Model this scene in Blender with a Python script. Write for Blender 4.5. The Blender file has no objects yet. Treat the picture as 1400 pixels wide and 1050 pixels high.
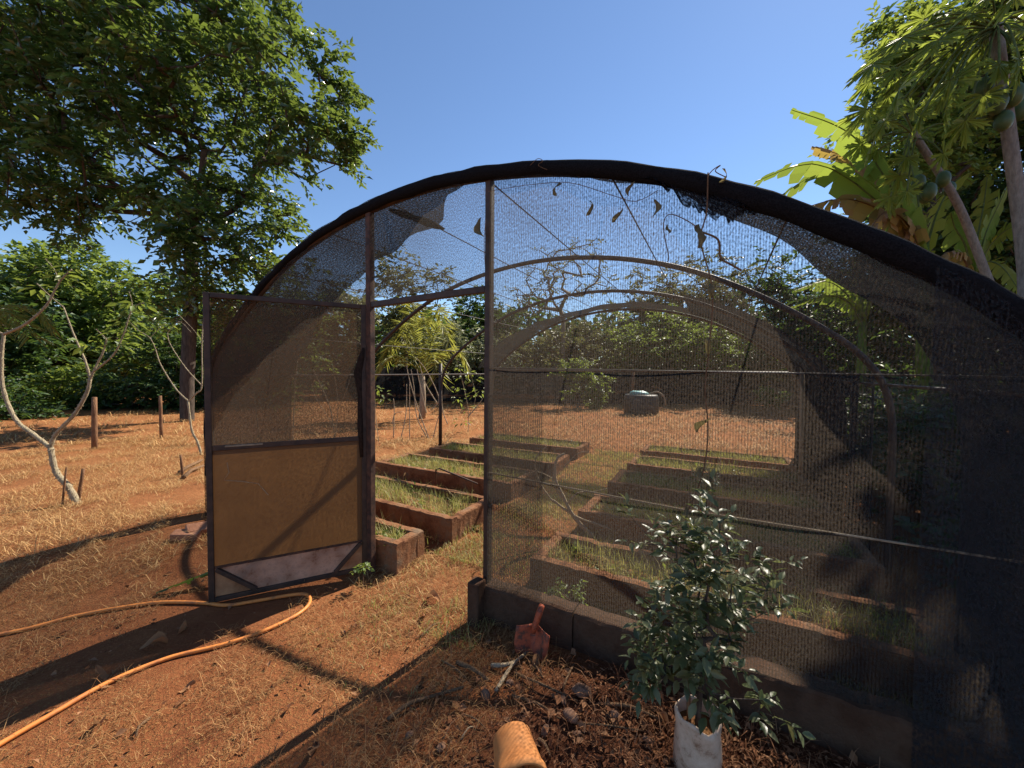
import bpy, math, random
import numpy as np
from mathutils import Vector, Matrix, Euler
random.seed(7)
RNG = np.random.default_rng(7)
R = math.radians
PI = math.pi
SC = bpy.context.scene
COL = SC.collection

# ------------------------------------------------------------------ camera, sky, sun
FPX = 526.0                     # focal length in pixels of a 1400 px wide frame
CAMZ = 1.65
cam_d = bpy.data.cameras.new('camera'); cam = bpy.data.objects.new('camera', cam_d); COL.objects.link(cam)
cam_d.sensor_width = 36.0; cam_d.lens = 36.0 * FPX / 1400.0
cam_d.clip_start = 0.05; cam_d.clip_end = 2000
CM = Matrix.Rotation(R(90 - 2.0), 4, 'X') @ Matrix.Rotation(R(0.5), 4, 'Z')
cam.matrix_world = Matrix.Translation((0, 0, CAMZ)) @ CM
SC.camera = cam
SUN_AZ, SUN_EL = R(41), R(44.5)
SC.view_settings.view_transform = 'Standard'; SC.view_settings.look = 'None'
SC.view_settings.gamma = 1; SC.view_settings.exposure = 0.88
world = bpy.data.worlds.new('World'); SC.world = world; world.use_nodes = True
wn = world.node_tree.nodes
sky = wn.new('ShaderNodeTexSky'); sky.sky_type = 'NISHITA'; sky.sun_disc = False
sky.sun_elevation = SUN_EL; sky.sun_rotation = SUN_AZ
sky.altitude = 600; sky.air_density = 1.0; sky.dust_density = 0.05; sky.ozone_density = 4.5
world.node_tree.links.new(sky.outputs[0], wn['Background'].inputs[0]); wn['Background'].inputs[1].default_value = 0.092
sun_d = bpy.data.lights.new('sun', 'SUN'); sun_d.energy = 5.0; sun_d.angle = R(0.5); sun_d.color = (1.0, 0.91, 0.77)
sun = bpy.data.objects.new('sun', sun_d); COL.objects.link(sun)
SDIR = Vector((math.sin(SUN_AZ) * math.cos(SUN_EL), math.cos(SUN_AZ) * math.cos(SUN_EL), math.sin(SUN_EL)))
sun.rotation_euler = (-SDIR).to_track_quat('-Z', 'Y').to_euler()
SC.cycles.transparent_max_bounces = 24
SC.cycles.max_bounces = 8

# ------------------------------------------------------------------ measuring helpers (photo pixel + real depth -> world point)
def ray(px, py):
    return (CM.to_3x3() @ Vector(((px - 700) / FPX, (525 - py) / FPX, -1))).normalized()
def at(px, py, Y):
    d = ray(px, py); return Vector((0, 0, CAMZ)) + d * (Y / d.y)
def gp(px, py, h=0.0):
    d = ray(px, py); return Vector((0, 0, CAMZ)) + d * ((h - CAMZ) / d.z)
HA = R(28.1)                                   # the shade house is turned by this much
HO = Vector((-0.155, 2.55, 0))
HU = Vector((math.cos(HA), -math.sin(HA), 0)); HV = Vector((math.sin(HA), math.cos(HA), 0))
def H(u, v, z=0.0): return HO + HU * u + HV * v + Vector((0, 0, z))

# ------------------------------------------------------------------ object helpers
def tag(o, label=None, cat=None, group=None, kind=None):
    if label: o['label'] = label
    if cat: o['category'] = cat
    if group: o['group'] = group
    if kind: o['kind'] = kind
    return o
def thing(name, label, cat, loc=(0, 0, 0), rotz=0.0, group=None):
    o = bpy.data.objects.new(name, None); COL.objects.link(o)
    o.location = loc; o.rotation_euler = (0, 0, rotz); o.empty_display_size = 0.2
    return tag(o, label, cat, group)
def link(name, me, mat, parent=None):
    if mat is not None: me.materials.append(mat)
    o = bpy.data.objects.new(name, me); COL.objects.link(o)
    if parent is not None: o.parent = parent
    return o
def copy_tree(o, parent=None):
    c = o.copy(); COL.objects.link(c)
    if parent is not None: c.parent = parent
    for ch in [x for x in o.children]: copy_tree(ch, c)
    return c
def np_mesh(name, V, F, uv=None, smooth=False):
    V = np.asarray(V, dtype=np.float32).reshape(-1, 3); F = np.asarray(F, dtype=np.int32)
    me = bpy.data.meshes.new(name)
    n, k = F.shape
    me.vertices.add(len(V)); me.vertices.foreach_set('co', V.ravel())
    me.loops.add(n * k); me.loops.foreach_set('vertex_index', F.ravel())
    me.polygons.add(n); me.polygons.foreach_set('loop_start', np.arange(0, n * k, k, dtype=np.int32))
    if smooth: me.polygons.foreach_set('use_smooth', np.ones(n, dtype=bool))
    if uv is not None:
        l = me.uv_layers.new(name='UVMap'); l.data.foreach_set('uv', np.asarray(uv, dtype=np.float32)[F.ravel()].ravel())
    me.update(calc_edges=True); me.validate()
    return me
class MB:
    def __init__(s): s.v = []; s.f = []
    def box(s, c, size, rot=None, taper=1.0):
        b = len(s.v); hx, hy, hz = [x / 2 for x in size]; c = Vector(c)
        for sz in (-1, 1):
            for sx, sy in ((-1, -1), (1, -1), (1, 1), (-1, 1)):
                t = taper if sz > 0 else 1.0
                p = Vector((sx * hx * t, sy * hy * t, sz * hz))
                if rot is not None: p = rot @ p
                s.v.append(c + p)
        for q in ((0, 3, 2, 1), (4, 5, 6, 7), (0, 1, 5, 4), (1, 2, 6, 5), (2, 3, 7, 6), (3, 0, 4, 7)): s.f.append([b + i for i in q])
        return s
    def bar(s, p0, p1, w, h, up=Vector((0, 0, 1))):
        p0 = Vector(p0); p1 = Vector(p1); d = p1 - p0; L = d.length; x = d.normalized()
        if abs(x.dot(up)) > .98: up = Vector((1, 0, 0))
        y = up.cross(x).normalized(); z = x.cross(y)
        rot = Matrix((x, y, z)).transposed()
        return s.box((p0 + p1) / 2, (L, w, h), rot)
    def tube(s, path, rad, seg=6, cap=True):
        path = [Vector(p) for p in path]; n = len(path)
        if not hasattr(rad, '__len__'): rad = [rad] * n
        ref = None; b = len(s.v)
        for i, p in enumerate(path):
            d = (path[min(i + 1, n - 1)] - path[max(i - 1, 0)]).normalized()
            if ref is None:
                ref = Vector((0, 0, 1)) if abs(d.z) < .9 else Vector((1, 0, 0))
            x = (ref - d * ref.dot(d)).normalized(); ref = x; y = d.cross(x)
            for k in range(seg):
                a = 2 * PI * k / seg; s.v.append(p + (x * math.cos(a) + y * math.sin(a)) * rad[i])
        for i in range(n - 1):
            for k in range(seg):
                k2 = (k + 1) % seg
                s.f.append([b + i * seg + k, b + i * seg + k2, b + (i + 1) * seg + k2, b + (i + 1) * seg + k])
        if cap:
            s.f.append([b + k for k in range(seg)][::-1]); s.f.append([b + (n - 1) * seg + k for k in range(seg)])
        return s
    def poly(s, pts):
        b = len(s.v); s.v += [Vector(p) for p in pts]; s.f.append(list(range(b, b + len(pts)))); return s
    def lathe(s, prof, seg=32, M=None):
        b = len(s.v); n = len(prof)
        for r, z in prof:
            for k in range(seg):
                a = 2 * PI * k / seg; p = Vector((r * math.cos(a), r * math.sin(a), z)); s.v.append(M @ p if M is not None else p)
        for i in range(n - 1):
            for k in range(seg):
                k2 = (k + 1) % seg; s.f.append([b + i * seg + k, b + i * seg + k2, b + (i + 1) * seg + k2, b + (i + 1) * seg + k])
        return s
    def blob(s, c, r, seed=0, nu=10, nv=7, rough=.2, rot=None):
        rg = random.Random(seed); b = len(s.v); c = Vector(c)
        ph = [(rg.uniform(0, 6.28), rg.uniform(1, 3), rg.uniform(1, 3)) for _ in range(4)]
        for j in range(nv + 1):
            t = PI * j / nv
            for i in range(nu):
                a = 2 * PI * i / nu
                d = Vector((math.sin(t) * math.cos(a), math.sin(t) * math.sin(a), math.cos(t)))
                k = 1 + rough * sum(math.sin(q[0] + q[1] * 2 * d.x + q[2] * 2 * d.y + 2 * d.z * q[1]) for q in ph) / 4
                p = Vector((d.x * r[0], d.y * r[1], d.z * r[2])) * k
                if rot is not None: p = rot @ p
                s.v.append(c + p)
        for j in range(nv):
            for i in range(nu):
                i2 = (i + 1) % nu
                s.f.append([b + j * nu + i, b + (j + 1) * nu + i, b + (j + 1) * nu + i2, b + j * nu + i2])
        return s
    def build(s, name, mat, parent=None, smooth=False, bevel=0.0):
        me = bpy.data.meshes.new(name); me.from_pydata([tuple(v) for v in s.v], [], s.f); me.update()
        if smooth: me.polygons.foreach_set('use_smooth', np.ones(len(me.polygons), dtype=bool))
        o = link(name, me, mat, parent)
        if bevel > 0:
            m = o.modifiers.new('bevel', 'BEVEL'); m.width = bevel; m.segments = 2; m.limit_method = 'ANGLE'
        return o
def smooth_path(pts, n=6):
    pts = [Vector(p) for p in pts]; out = []
    for i in range(len(pts) - 1):
        p0 = pts[max(i - 1, 0)]; p1 = pts[i]; p2 = pts[i + 1]; p3 = pts[min(i + 2, len(pts) - 1)]
        for k in range(n):
            t = k / n
            out.append(0.5 * ((2 * p1) + (p2 - p0) * t + (2 * p0 - 5 * p1 + 4 * p2 - p3) * t * t + (3 * p1 - p0 - 3 * p2 + p3) * t ** 3))
    out.append(pts[-1]); return out

# ------------------------------------------------------------------ materials
class NT:
    def __init__(s, name):
        s.m = bpy.data.materials.new(name); s.m.use_nodes = True; s.t = s.m.node_tree; s.t.nodes.clear()
        s.out = s.t.nodes.new('ShaderNodeOutputMaterial')
    def n(s, typ, **kw):
        nd = s.t.nodes.new(typ)
        for k, v in kw.items(): setattr(nd, k, v)
        return nd
    def l(s, a, b): s.t.links.new(a, b)
    def math(s, op, a, b=None, clamp=False):
        nd = s.n('ShaderNodeMath', operation=op, use_clamp=clamp)
        for i, x in enumerate((a, b)):
            if x is None: continue
            if isinstance(x, (int, float)): nd.inputs[i].default_value = x
            else: s.l(x, nd.inputs[i])
        return nd.outputs[0]
    def noise(s, scale, detail=4, rough=.6, vec=None):
        nd = s.n('ShaderNodeTexNoise'); nd.inputs['Scale'].default_value = scale; nd.inputs['Detail'].default_value = detail; nd.inputs['Roughness'].default_value = rough
        if vec is not None: s.l(vec, nd.inputs['Vector'])
        return nd.outputs['Fac']
    def ramp(s, fac, stops):
        nd = s.n('ShaderNodeValToRGB'); e = nd.color_ramp.elements
        while len(e) < len(stops): e.new(.5)
        for i, (p, c) in enumerate(stops): e[i].position = p; e[i].color = (*c, 1) if len(c) == 3 else c
        s.l(fac, nd.inputs[0]); return nd.outputs[0]
    def obj(s): return s.n('ShaderNodeTexCoord').outputs['Object']
    def uv(s): return s.n('ShaderNodeTexCoord').outputs['UV']
    def mix(s, fac, a, b):
        nd = s.n('ShaderNodeMix', data_type='RGBA')
        for i, x in ((0, fac), (6, a), (7, b)):
            if isinstance(x, (int, float)): nd.inputs[i].default_value = x
            elif isinstance(x, tuple): nd.inputs[i].default_value = (*x, 1)
            else: s.l(x, nd.inputs[i])
        return nd.outputs[2]
    def bump(s, h, strength, dist=.01):
        nd = s.n('ShaderNodeBump'); nd.inputs['Strength'].default_value = strength; nd.inputs['Distance'].default_value = dist
        s.l(h, nd.inputs['Height']); return nd.outputs[0]
    def pbr(s, col, rough=.8, normal=None, metal=0.0, spec=.4):
        b = s.n('ShaderNodeBsdfPrincipled')
        if isinstance(col, tuple): b.inputs['Base Color'].default_value = (*col, 1)
        else: s.l(col, b.inputs['Base Color'])
        if isinstance(rough, (int, float)): b.inputs['Roughness'].default_value = rough
        else: s.l(rough, b.inputs['Roughness'])
        b.inputs['Metallic'].default_value = metal; b.inputs['Specular IOR Level'].default_value = spec
        if normal is not None: s.l(normal, b.inputs['Normal'])
        return b.outputs[0]
    def done(s, sh): s.l(sh, s.out.inputs['Surface']); return s.m
def simple(name, c1, c2, scale, rough=.8, bump=.3, dist=.005, detail=5, spec=.35, lo=.35, hi=.65, metal=0.0):
    t = NT(name); v = t.obj(); f = t.noise(scale, detail, .65, v)
    return t.done(t.pbr(t.ramp(f, [(lo, c1), (hi, c2)]), rough, t.bump(t.noise(scale * 3, 4, .6, v), bump, dist), metal, spec))
def island(t): return t.n('ShaderNodeNewGeometry').outputs['Random Per Island']
def leaf_mat(name, cols, trans=(.25, .4, .05), tf=.35, rough=.4, spec=.5):
    """thin leaf: colour varies leaf by leaf, some light passes through"""
    t = NT(name)
    n = len(cols); c = t.ramp(island(t), [(i / max(n - 1, 1), cc) for i, cc in enumerate(cols)])
    p = t.pbr(c, rough, spec=spec)
    tr = t.n('ShaderNodeBsdfTranslucent'); tr.inputs[0].default_value = (*trans, 1)
    tc = t.mix(.55, c, trans); t.l(tc, tr.inputs[0])
    mx = t.n('ShaderNodeMixShader'); mx.inputs[0].default_value = tf; t.l(p, mx.inputs[1]); t.l(tr.outputs[0], mx.inputs[2])
    return t.done(mx.outputs[0])
def net_mat(name, opacity, stripe, col, trans_col, period=.0135, tw=.5, grain=.55, fold=.25, nscale=88):
    """knitted shade cloth: opacity follows the knit; threads seen edge-on close up like the real cloth"""
    t = NT(name); uv = t.uv()
    sp = t.n('ShaderNodeSeparateXYZ'); t.l(uv, sp.inputs[0])
    w1 = t.math('SINE', t.math('ADD', t.math('MULTIPLY', sp.outputs[0], 2 * PI / period), t.math('MULTIPLY', t.noise(3, 2, .5, uv), 5)))
    st = t.math('MULTIPLY', t.math('MULTIPLY', w1, .5), stripe)
    cmb = t.n('ShaderNodeMapping'); cmb.inputs['Scale'].default_value = (1.0, .62, 1); t.l(uv, cmb.inputs[0])
    nz = t.math('MULTIPLY', t.math('SUBTRACT', t.noise(nscale, 1.5, .75, cmb.outputs[0]), .5), grain * 3.6)
    nz = t.math('MAXIMUM', t.math('MINIMUM', nz, .42), -.42)
    fl = t.math('MULTIPLY', t.math('SUBTRACT', t.noise(2.2, 3, .5, uv), .5), fold * 2)
    open_ = t.math('SUBTRACT', 1 - opacity, t.math('ADD', t.math('ADD', st, nz), fl))
    open_ = t.math('MINIMUM', t.math('MAXIMUM', open_, .015), .98)
    g = t.n('ShaderNodeNewGeometry'); d = t.n('ShaderNodeVectorMath', operation='DOT_PRODUCT')
    t.l(g.outputs['Incoming'], d.inputs[0]); t.l(g.outputs['True Normal'], d.inputs[1])
    cs = t.math('MAXIMUM', t.math('ABSOLUTE', d.outputs['Value']), .15)
    ex = t.math('DIVIDE', 1.0, cs)
    tr = t.math('POWER', open_, ex)
    df = t.n('ShaderNodeBsdfDiffuse'); df.inputs[0].default_value = (*col, 1)
    tl = t.n('ShaderNodeBsdfTranslucent'); tl.inputs[0].default_value = (*trans_col, 1)
    m1 = t.n('ShaderNodeMixShader'); m1.inputs[0].default_value = tw; t.l(df.outputs[0], m1.inputs[1]); t.l(tl.outputs[0], m1.inputs[2])
    tp = t.n('ShaderNodeBsdfTransparent')
    m2 = t.n('ShaderNodeMixShader'); t.l(tr, m2.inputs[0]); t.l(m1.outputs[0], m2.inputs[1]); t.l(tp.outputs[0], m2.inputs[2])
    return t.done(m2.outputs[0])

def ground_mat():
    t = NT('ground'); v = t.obj()
    soil = t.ramp(t.noise(1.3, 6, .65, v), [(.3, (.19, .060, .024)), (.55, (.30, .11, .042)), (.75, (.41, .17, .068))])
    fine = t.noise(38, 6, .75, v)
    soil = t.mix(t.math('MULTIPLY', fine, .6), soil, (.10, .032, .016))
    dn = t.n('ShaderNodeTexNoise'); dn.inputs['Scale'].default_value = 5; t.l(v, dn.inputs['Vector'])
    vm = t.n('ShaderNodeVectorMath', operation='MULTIPLY_ADD'); t.l(dn.outputs['Color'], vm.inputs[0]); vm.inputs[1].default_value = (.35, .35, .35); t.l(v, vm.inputs[2])
    mp = t.n('ShaderNodeMapping'); mp.inputs['Scale'].default_value = (22, 90, 22); t.l(vm.outputs[0], mp.inputs[0])
    s1 = t.noise(75, 3, .7, v)
    cover = t.noise(.55, 5, .6, v)
    sm = t.math('MULTIPLY', t.math('MULTIPLY', t.math('SUBTRACT', s1, .50), 5, True), t.math('MULTIPLY', t.math('SUBTRACT', cover, .36), 5, True))
    sx = t.n('ShaderNodeSeparateXYZ'); t.l(v, sx.inputs[0])
    dx = t.math('MULTIPLY', t.math('SUBTRACT', sx.outputs[0], .95), .95); dy = t.math('MULTIPLY', t.math('SUBTRACT', sx.outputs[1], 1.35), 1.25)
    rr = t.math('SQRT', t.math('ADD', t.math('MULTIPLY', dx, dx), t.math('MULTIPLY', dy, dy)))
    hum = t.math('MULTIPLY', t.math('SUBTRACT', t.math('ADD', 1.02, t.math('MULTIPLY', t.noise(4, 4, .6, v), .5)), rr), 3, True)
    sm = t.math('MULTIPLY', sm, t.math('SUBTRACT', 1.0, hum, True))
    soil = t.mix(t.math('MULTIPLY', hum, .8), soil, t.ramp(fine, [(.35, (.035, .014, .009)), (.65, (.13, .05, .026))]))
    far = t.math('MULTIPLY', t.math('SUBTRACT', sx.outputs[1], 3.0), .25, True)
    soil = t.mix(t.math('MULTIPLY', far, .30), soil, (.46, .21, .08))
    col = t.mix(t.math('MULTIPLY', sm, .8), soil, (.54, .29, .11))
    h = t.math('ADD', t.math('MULTIPLY', fine, .6), t.math('ADD', t.noise(9, 5, .6, v), t.math('MULTIPLY', sm, .4)))
    return t.done(t.pbr(col, .95, t.bump(h, .9, .03), spec=.1))
def bark_mat(name, c1, c2, zs=6):
    t = NT(name); v = t.obj()
    mp = t.n('ShaderNodeMapping'); mp.inputs['Scale'].default_value = (1, 1, .25); t.l(v, mp.inputs[0])
    f = t.noise(zs * 3, 6, .7, mp.outputs[0])
    return t.done(t.pbr(t.ramp(f, [(.3, c1), (.7, c2)]), .9, t.bump(f, .8, .03), spec=.2))
def brick_mat(name, a, b, mortar=(.19, .12, .08)):
    """rendered brick border, worn and soil-stained"""
    t = NT(name); v = t.obj()
    f = t.noise(5, 6, .7, v); f2 = t.noise(45, 5, .7, v)
    c = t.ramp(f, [(.36, a), (.52, b), (.68, mortar)])
    c = t.mix(t.math('MULTIPLY', f2, .7), c, (.10, .045, .025))
    return t.done(t.pbr(c, .95, t.bump(t.math('ADD', f2, t.math('MULTIPLY', f, 2)), .7, .015), spec=.1))

M = {}
M['ground'] = ground_mat()
M['pipe'] = simple('dark_steel', (.030, .020, .016), (.075, .042, .028), 14, .55, .4, .003)
M['rusty'] = simple('rusty_steel', (.035, .02, .016), (.12, .055, .032), 18, .7, .5, .003)
M['wire'] = simple('wire', (.05, .045, .04), (.14, .12, .10), 30, .6, .1)
M['cord'] = simple('pale_cord', (.20, .15, .10), (.34, .27, .18), 30, .8, .1)
M['net_front'] = net_mat('front_shade_cloth', .46, .34, (.046, .045, .046), (.070, .055, .042), period=.0125, fold=.14, grain=.42, nscale=105)
M['net_plain'] = net_mat('gable_shade_cloth', .40, .02, (.045, .044, .046), (.06, .05, .04), fold=.10, grain=.5, nscale=150)
M['net_double'] = net_mat('doubled_shade_cloth', .40, .26, (.050, .054, .062), (.03, .03, .032), fold=.16, grain=.7)
M['net_roof'] = net_mat('roof_shade_cloth', .70, .14, (.026, .028, .034), (.018, .018, .018), fold=.15)
M['net_scrap'] = net_mat('torn_shade_cloth', .84, .10, (.02, .02, .024), (.012, .012, .012), fold=.15)
M['net_side'] = net_mat('side_shade_cloth', .62, .16, (.034, .036, .042), (.022, .021, .02), fold=.2)
M['net_rear'] = net_mat('rear_shade_cloth', .62, .14, (.03, .03, .032), (.04, .037, .034), fold=.15)
M['net_wrap'] = simple('rolled_shade_cloth', (.006, .006, .007), (.020, .020, .023), 140, .95, .9, .008, spec=.1)
M['net_door'] = net_mat('dusty_gate_cloth', .50, .10, (.045, .032, .024), (.17, .095, .052), tw=.6, fold=.15)
M['net_brown'] = simple('brown_cloth', (.020, .013, .010), (.05, .032, .024), 60, .95, .8, .01, spec=.1)
M['curb'] = brick_mat('dirty_concrete', (.060, .034, .022), (.10, .065, .045), (.05, .035, .025))
M['bedwall'] = brick_mat('red_brick_border', (.15, .062, .032), (.32, .15, .072), (.24, .17, .11))
M['soil'] = simple('bed_soil', (.10, .04, .02), (.30, .16, .07), 9, .95, .8, .03, spec=.1)
M['tree_bark'] = bark_mat('tree_bark', (.035, .027, .022), (.12, .092, .072))
M['pale_bark'] = bark_mat('pale_bark', (.22, .17, .12), (.42, .34, .25), 8)
M['white_stem'] = bark_mat('pale_stem', (.22, .17, .10), (.54, .45, .30), 26)
M['papaya_bark'] = bark_mat('papaya_bark', (.16, .14, .12), (.34, .31, .27), 10)
M['bleached'] = bark_mat('bleached_wood', (.30, .22, .14), (.58, .45, .30), 25)
M['stick'] = bark_mat('dry_stick', (.10, .055, .03), (.30, .18, .10), 25)
M['stake'] = bark_mat('weathered_stake', (.13, .065, .035), (.28, .15, .08), 14)
M['leaf_big'] = leaf_mat('broad_tree_leaf', [(.016, .042, .020), (.028, .066, .024), (.060, .11, .028), (.022, .055, .024), (.035, .08, .028)], (.40, .52, .07), .34, .30, .8)
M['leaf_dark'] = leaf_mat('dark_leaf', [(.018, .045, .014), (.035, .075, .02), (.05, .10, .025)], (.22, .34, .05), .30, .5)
M['leaf_mid'] = leaf_mat('mid_leaf', [(.035, .075, .018), (.06, .12, .028), (.11, .17, .035)], (.42, .52, .08), .42, .5)
M['leaf_olive'] = leaf_mat('olive_leaf', [(.07, .085, .03), (.12, .125, .045), (.16, .15, .06)], (.32, .32, .10), .35, .5)
M['leaf_bright'] = leaf_mat('bright_leaf', [(.04, .085, .02), (.08, .14, .025), (.13, .20, .03), (.18, .24, .04)], (.46, .54, .08), .40, .45, .6)
M['leaf_pale'] = leaf_mat('dusty_leaf', [(.10, .12, .06), (.15, .17, .09), (.20, .21, .12)], (.34, .38, .16), .35, .5)
M['leaf_papaya'] = leaf_mat('papaya_leaf', [(.06, .11, .025), (.10, .17, .03), (.16, .23, .04), (.22, .28, .05)], (.56, .62, .09), .52, .5, .4)
M['petiole'] = simple('petiole', (.09, .12, .045), (.15, .18, .075), 9, 1.0, .1, spec=0)
M['leaf_banana'] = leaf_mat('banana_leaf', [(.08, .15, .025), (.12, .20, .03), (.16, .22, .04)], (.48, .58, .08), .48, .6, .3)
M['leaf_banana_dry'] = leaf_mat('dry_banana_leaf', [(.18, .13, .08), (.28, .20, .09), (.40, .30, .06), (.14, .10, .065)], (.46, .32, .08), .40, .7)
M['leaf_palm'] = leaf_mat('palm_leaf', [(.14, .17, .03), (.20, .22, .04), (.24, .22, .05)], (.55, .55, .10), .45, .45)
M['leaf_shrub'] = leaf_mat('glossy_shrub_leaf', [(.034, .058, .022), (.06, .088, .032), (.11, .14, .055), (.18, .20, .10), (.16, .15, .05)], (.40, .42, .14), .32, .36, .5)
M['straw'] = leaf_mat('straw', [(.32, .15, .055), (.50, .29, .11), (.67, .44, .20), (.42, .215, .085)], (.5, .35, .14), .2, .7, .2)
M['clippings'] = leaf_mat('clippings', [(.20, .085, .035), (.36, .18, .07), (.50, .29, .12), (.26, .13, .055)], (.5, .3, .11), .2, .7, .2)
M['weed'] = leaf_mat('weed', [(.12, .16, .03), (.22, .23, .05), (.40, .33, .12), (.50, .40, .17), (.16, .21, .04)], (.50, .50, .12), .4, .6)
M['litter'] = leaf_mat('leaf_litter', [(.07, .03, .018), (.16, .065, .032), (.26, .12, .06), (.36, .19, .10), (.12, .05, .026)], (.25, .11, .045), .15, .85, .1)
M['dryleaf'] = leaf_mat('dry_leaf', [(.26, .12, .055), (.38, .20, .10)], (.4, .22, .1), .25, .8, .1)
M['hangleaf'] = leaf_mat('withered_leaf', [(.09, .065, .04), (.18, .15, .07)], (.26, .22, .08), .35, .7)
M['hose'] = simple('orange_hose', (.36, .13, .05), (.70, .24, .055), 11, .5, .3, .002, lo=.33, hi=.5)
M['terracotta'] = simple('terracotta', (.56, .20, .055), (.66, .27, .085), 7, .75, .25, .003)
M['stone'] = simple('stone', (.17, .085, .05), (.30, .17, .11), 14, .9, .7, .01)
M['brick'] = simple('loose_brick', (.30, .13, .07), (.42, .20, .12), 10, .9, .5, .005)
M['green_fruit'] = simple('green_fruit', (.05, .09, .035), (.09, .14, .05), 6, .45, .1)
M['black_cloth'] = net_mat('black_fence_cloth', .94, .03, (.032, .034, .040), (.015, .015, .015), grain=.1, fold=.08)
M['black_plastic'] = simple('black_plastic', (.03, .03, .03), (.06, .055, .05), 9, .5, .2)
M['teal'] = simple('teal_cover', (.22, .46, .42), (.36, .62, .58), 6, .5, .2)
def rusty_red():
    t = NT('rusty_red_paint'); v = t.obj(); f = t.noise(22, 6, .7, v)
    return t.done(t.pbr(t.ramp(f, [(.40, (.11, .045, .028)), (.50, (.38, .075, .03)), (.72, (.56, .12, .045))]), .6, t.bump(f, .4, .003)))
M['red_paint'] = rusty_red()
def bag_mat():
    t = NT('dirty_white_plastic'); v = t.obj(); f = t.noise(16, 6, .7, v)
    return t.done(t.pbr(t.ramp(f, [(.34, (.24, .12, .065)), (.48, (.58, .42, .30)), (.7, (.72, .55, .41))]), .42, t.bump(t.noise(20, 4, .6, v), .5, .012), spec=.5))
M['bag'] = bag_mat()
def panel_mat():
    t = NT('brown_film'); v = t.obj(); f = t.noise(3, 4, .6, v); f2 = t.noise(60, 3, .6, v)
    c = t.mix(t.math('MULTIPLY', f2, .25), t.ramp(f, [(.3, (.20, .092, .030)), (.7, (.28, .135, .046))]), (.20, .095, .036))
    a = t.n('ShaderNodeBsdfTranslucent'); t.l(c, a.inputs[0])
    b = t.n('ShaderNodeBsdfPrincipled'); b.inputs['Base Color'].default_value = (.13, .072, .036, 1); b.inputs['Roughness'].default_value = .45
    m = t.n('ShaderNodeMixShader'); m.inputs[0].default_value = .52; t.l(b.outputs[0], m.inputs[1]); t.l(a.outputs[0], m.inputs[2])
    return t.done(m.outputs[0])
M['film'] = panel_mat()
def kick_mat():
    t = NT('stained_white_board'); v = t.obj(); f = t.noise(7, 6, .7, v); f2 = t.noise(28, 5, .7, v)
    c = t.ramp(f, [(.34, (.26, .12, .065)), (.48, (.56, .37, .26)), (.75, (.72, .53, .41))])
    c = t.mix(t.math('MULTIPLY', t.math('SUBTRACT', f2, .45), 3, True), c, (.30, .19, .14))
    a = t.n('ShaderNodeBsdfTranslucent'); t.l(c, a.inputs[0])
    m = t.n('ShaderNodeMixShader'); m.inputs[0].default_value = .38; t.l(t.pbr(c, .8), m.inputs[1]); t.l(a.outputs[0], m.inputs[2])
    return t.done(m.outputs[0])
M['kick'] = kick_mat()
M['rustsheet'] = simple('rust_stained_sheet', (.22, .10, .045), (.40, .22, .11), 9, .75, .3)

# ------------------------------------------------------------------ ground
def gz(x, y):
    return (.022 * np.sin(1.9 * x + .7 * y + 1) * np.sin(1.3 * y - .6 * x) + .012 * np.sin(5.1 * x + 2) * np.sin(4.3 * y + 1.2 * x)) * np.clip((np.abs(x) + np.abs(y)) / 4, .4, 1.0)
def make_ground():
    n = 260
    a = np.linspace(-1, 1, n); xs = np.sinh(a * 6.2) / math.sinh(6.2) * 300
    xs = np.sign(a) * (np.abs(a) * 12 + np.abs(xs)); ys = xs + 6
    X, Y = np.meshgrid(xs, ys); Z = gz(X, Y)
    mound = .07 * np.exp(-(((X - .45) / .55) ** 2 + ((Y - 1.75) / .28) ** 2)); Z = Z + mound
    V = np.stack([X, Y, Z], -1).reshape(-1, 3)
    i = np.arange(n - 1); I, J = np.meshgrid(i, i); b = (J * n + I).ravel()
    F = np.stack([b, b + 1, b + n + 1, b + n], 1)
    tag(link('ground', np_mesh('ground', V, F, smooth=True), M['ground']), kind='structure')
make_ground()
def ghz(x, y):
    return gz(x, y) + .07 * np.exp(-(((x - .45) / .55) ** 2 + ((y - 1.75) / .28) ** 2))
def G(px, py, dz=0.0):
    p = gp(px, py); return Vector((p.x, p.y, float(ghz(p.x, p.y)) + dz))

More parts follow.
